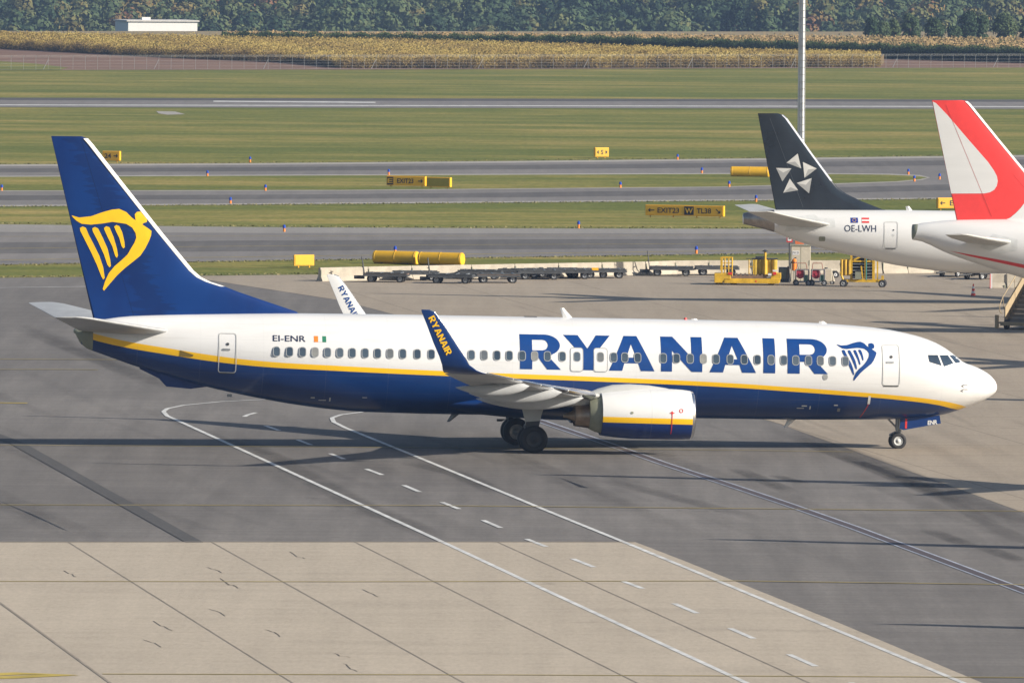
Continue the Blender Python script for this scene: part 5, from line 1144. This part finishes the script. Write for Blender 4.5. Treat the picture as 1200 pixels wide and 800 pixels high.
# dark bushes and small trees at the end of the stubble
for px, top_, w_, tn, lb in [(1021, 22, 17, .16, 'dark narrow tree, leftmost of the row beyond the corn'), (1034, 27, 20, .40, 'low brownish bushy tree next to the leftmost dark one'), (1048, 24, 15, .46, 'slim brownish tree second gap from the left of the row'), (1067, 18, 25, .34, 'round brown topped tree in the middle of the left trees'), (1095, 24, 24, .30, 'low rounded green tree between the two tallest ones'),
        (1118, 32, 20, .28, 'lowest bush at the left foot of the tallest tree'), (1134, 13.5, 26, .14, 'tallest dark green tree of the row beyond the corn'), (1151, 19, 17, .30, 'paler green tree leaning on the tallest one'), (1178, 20, 32, .44, 'wide olive brown tree near the right edge of the photo'), (1204, 21, 22, .36, 'olive tree cut by the right edge of the photo')]:
    p = G(px, 47.5); sc = px2m(47.5)
    tree('field_tree', p.x, p.y, 0, w_/sc*1.05, (48-top_)/sc*1.10, tn, lb, 'trees in a row beyond the corn field', sz=(.06, .13), nl=34, per=130, trunk=.02)
for px, top_, w_, lb in [(852, 3, 17, 'tall poplar, leftmost of the three in the wood'), (862, -6, 18, 'tallest poplar of the three in the wood'), (880, 4, 12, 'middle height poplar right of the tallest one'), (893, 2, 10, 'slimmest poplar, rightmost of the three')][:4]:
    Y = 2120.; c = far(px, 45, Y); t_ = far(px, top_, Y); g = ground_h(c[0], Y)
    tree('poplar', c[0], Y, g, w_*Y/F*.9, t_[2]-g, .10 if px < 870 else .20, lb, 'poplars in front of the wood', nl=26, per=60, sz=(.3, .6), conic=True, trunk=.06)
p = far(87, 40, 2100.); g = ground_h(p[0], 2100.); tree('yellowing_tree', p[0], 2100., g, 6.0, far(87, 17, 2100.)[2]-g, .74, 'yellowing rounded tree left of the white building', None, nl=18, per=70, sz=(.25, .5))
p = far(502, 40, 2100.); g = ground_h(p[0], 2100.); tree('yellowing_tree', p[0], 2100., g, 5.0, far(502, 27, 2100.)[2]-g, .62, 'small yellow green tree at the foot of the wood in the middle', None, nl=18, per=70, sz=(.25, .5))
# crops
def crop(name, front, back, h, n, mat, tlo, thi, size, rows=None, body=None, patch=.5, even=False):
    """standing crop between two ground lines given in the picture: clumps over the plot, denser on the front rows"""
    xs = np.array([p[0] for p in front]); fy = [p[1] for p in front]
    X = RNG.uniform(xs[0], xs[-1], n); f = np.interp(X, xs, fy); b_ = np.interp(X, [p[0] for p in back], [p[1] for p in back])
    T = RNG.rand(n)**1.3; P = np.array([G(float(x), float(a+(c-a)*t)) for x, a, c, t in zip(X, f, b_, T)])
    row = np.where(RNG.rand(n) < .35, 0, 1)
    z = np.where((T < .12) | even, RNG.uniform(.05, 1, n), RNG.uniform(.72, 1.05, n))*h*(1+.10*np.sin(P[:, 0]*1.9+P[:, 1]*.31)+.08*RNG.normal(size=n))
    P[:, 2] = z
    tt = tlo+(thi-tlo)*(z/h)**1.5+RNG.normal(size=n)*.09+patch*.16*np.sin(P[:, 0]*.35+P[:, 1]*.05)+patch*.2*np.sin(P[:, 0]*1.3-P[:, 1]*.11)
    Nn = RNG.normal(size=(n, 3))*.7+np.array([.1, -.7, .7])
    quads(name, P, Nn, RNG.uniform(size*.6, size*1.4, n), np.clip(tt, 0, 1), mat)['kind'] = 'stuff'
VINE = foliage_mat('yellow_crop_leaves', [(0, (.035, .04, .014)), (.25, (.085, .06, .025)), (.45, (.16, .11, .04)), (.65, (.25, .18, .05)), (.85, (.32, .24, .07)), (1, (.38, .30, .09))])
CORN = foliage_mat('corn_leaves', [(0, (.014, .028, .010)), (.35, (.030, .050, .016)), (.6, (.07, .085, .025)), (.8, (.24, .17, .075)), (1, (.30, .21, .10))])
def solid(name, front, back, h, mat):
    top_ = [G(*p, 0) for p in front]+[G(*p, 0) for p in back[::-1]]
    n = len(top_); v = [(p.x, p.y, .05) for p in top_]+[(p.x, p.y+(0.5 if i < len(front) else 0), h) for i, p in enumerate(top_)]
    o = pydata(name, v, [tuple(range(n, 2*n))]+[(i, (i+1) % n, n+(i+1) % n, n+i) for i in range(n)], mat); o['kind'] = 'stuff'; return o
vf = [(-260, 50.5), (0, 57), (200, 67.5), (340, 73.5), (400, 79.5), (560, 80.2), (1032, 78.3)]; vb = [(-260, 47), (0, 49.5), (400, 55.5), (560, 60), (700, 64.5), (800, 69), (1036, 74)]
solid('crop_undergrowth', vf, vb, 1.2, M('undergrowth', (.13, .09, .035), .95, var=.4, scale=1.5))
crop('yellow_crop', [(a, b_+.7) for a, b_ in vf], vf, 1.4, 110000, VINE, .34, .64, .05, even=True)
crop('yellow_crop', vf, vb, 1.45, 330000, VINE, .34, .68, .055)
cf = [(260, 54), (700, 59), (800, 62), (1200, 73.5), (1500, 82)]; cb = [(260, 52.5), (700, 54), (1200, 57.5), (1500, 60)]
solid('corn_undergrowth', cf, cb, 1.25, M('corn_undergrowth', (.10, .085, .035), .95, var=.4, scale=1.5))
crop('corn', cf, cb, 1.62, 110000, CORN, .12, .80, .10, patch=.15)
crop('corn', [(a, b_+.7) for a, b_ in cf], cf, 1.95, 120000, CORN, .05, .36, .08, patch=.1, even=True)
# tufts breaking the edge of the near grass
n = 16000; X = RNG.uniform(-250, 1350, n); which = RNG.randint(0, 5, n)
edges = [lambda x: interp_line(APT, x)-.6, lambda x: interp_line(C_B, x)+.8, lambda x: interp_line(C_T, x)-.8, lambda x: interp_line(B_B, x)+.9, lambda x: interp_line(A_T, x)-1.6]
Y = np.array([edges[k](x) for k, x in zip(which, X)])+RNG.normal(size=n)*.30
P = np.array([G(float(a), float(b_)) for a, b_ in zip(X, Y)]); P[:, 2] = RNG.uniform(.015, .045, n)
quads('grass_tufts', P, RNG.normal(size=(n, 3))*.4+np.array([.2, -.2, .9]), RNG.uniform(.03, .08, n), RNG.uniform(.3, 1, n), foliage_mat('tuft_leaves', [(0, (.05, .07, .02)), (.5, (.12, .12, .045)), (1, (.2, .17, .08))]), asp=.6)['kind'] = 'stuff'
# ------------------------------------------------------------------ air
mh, nt, b = new_mat('haze'); nt.nodes.remove(b); pv = nt.nodes.new('ShaderNodeVolumePrincipled'); pv.inputs['Color'].default_value = (.42, .60, .95, 1); pv.inputs['Density'].default_value = .00009
pv.inputs['Anisotropy'].default_value = .2
nt.links.new(pv.outputs[0], nt.nodes['Material Output'].inputs['Volume'])
m = MB(); m.box((0, 1900, 70-15), (13000, 7200, 190)); hz = m.done('haze', mh); hz['kind'] = 'stuff'
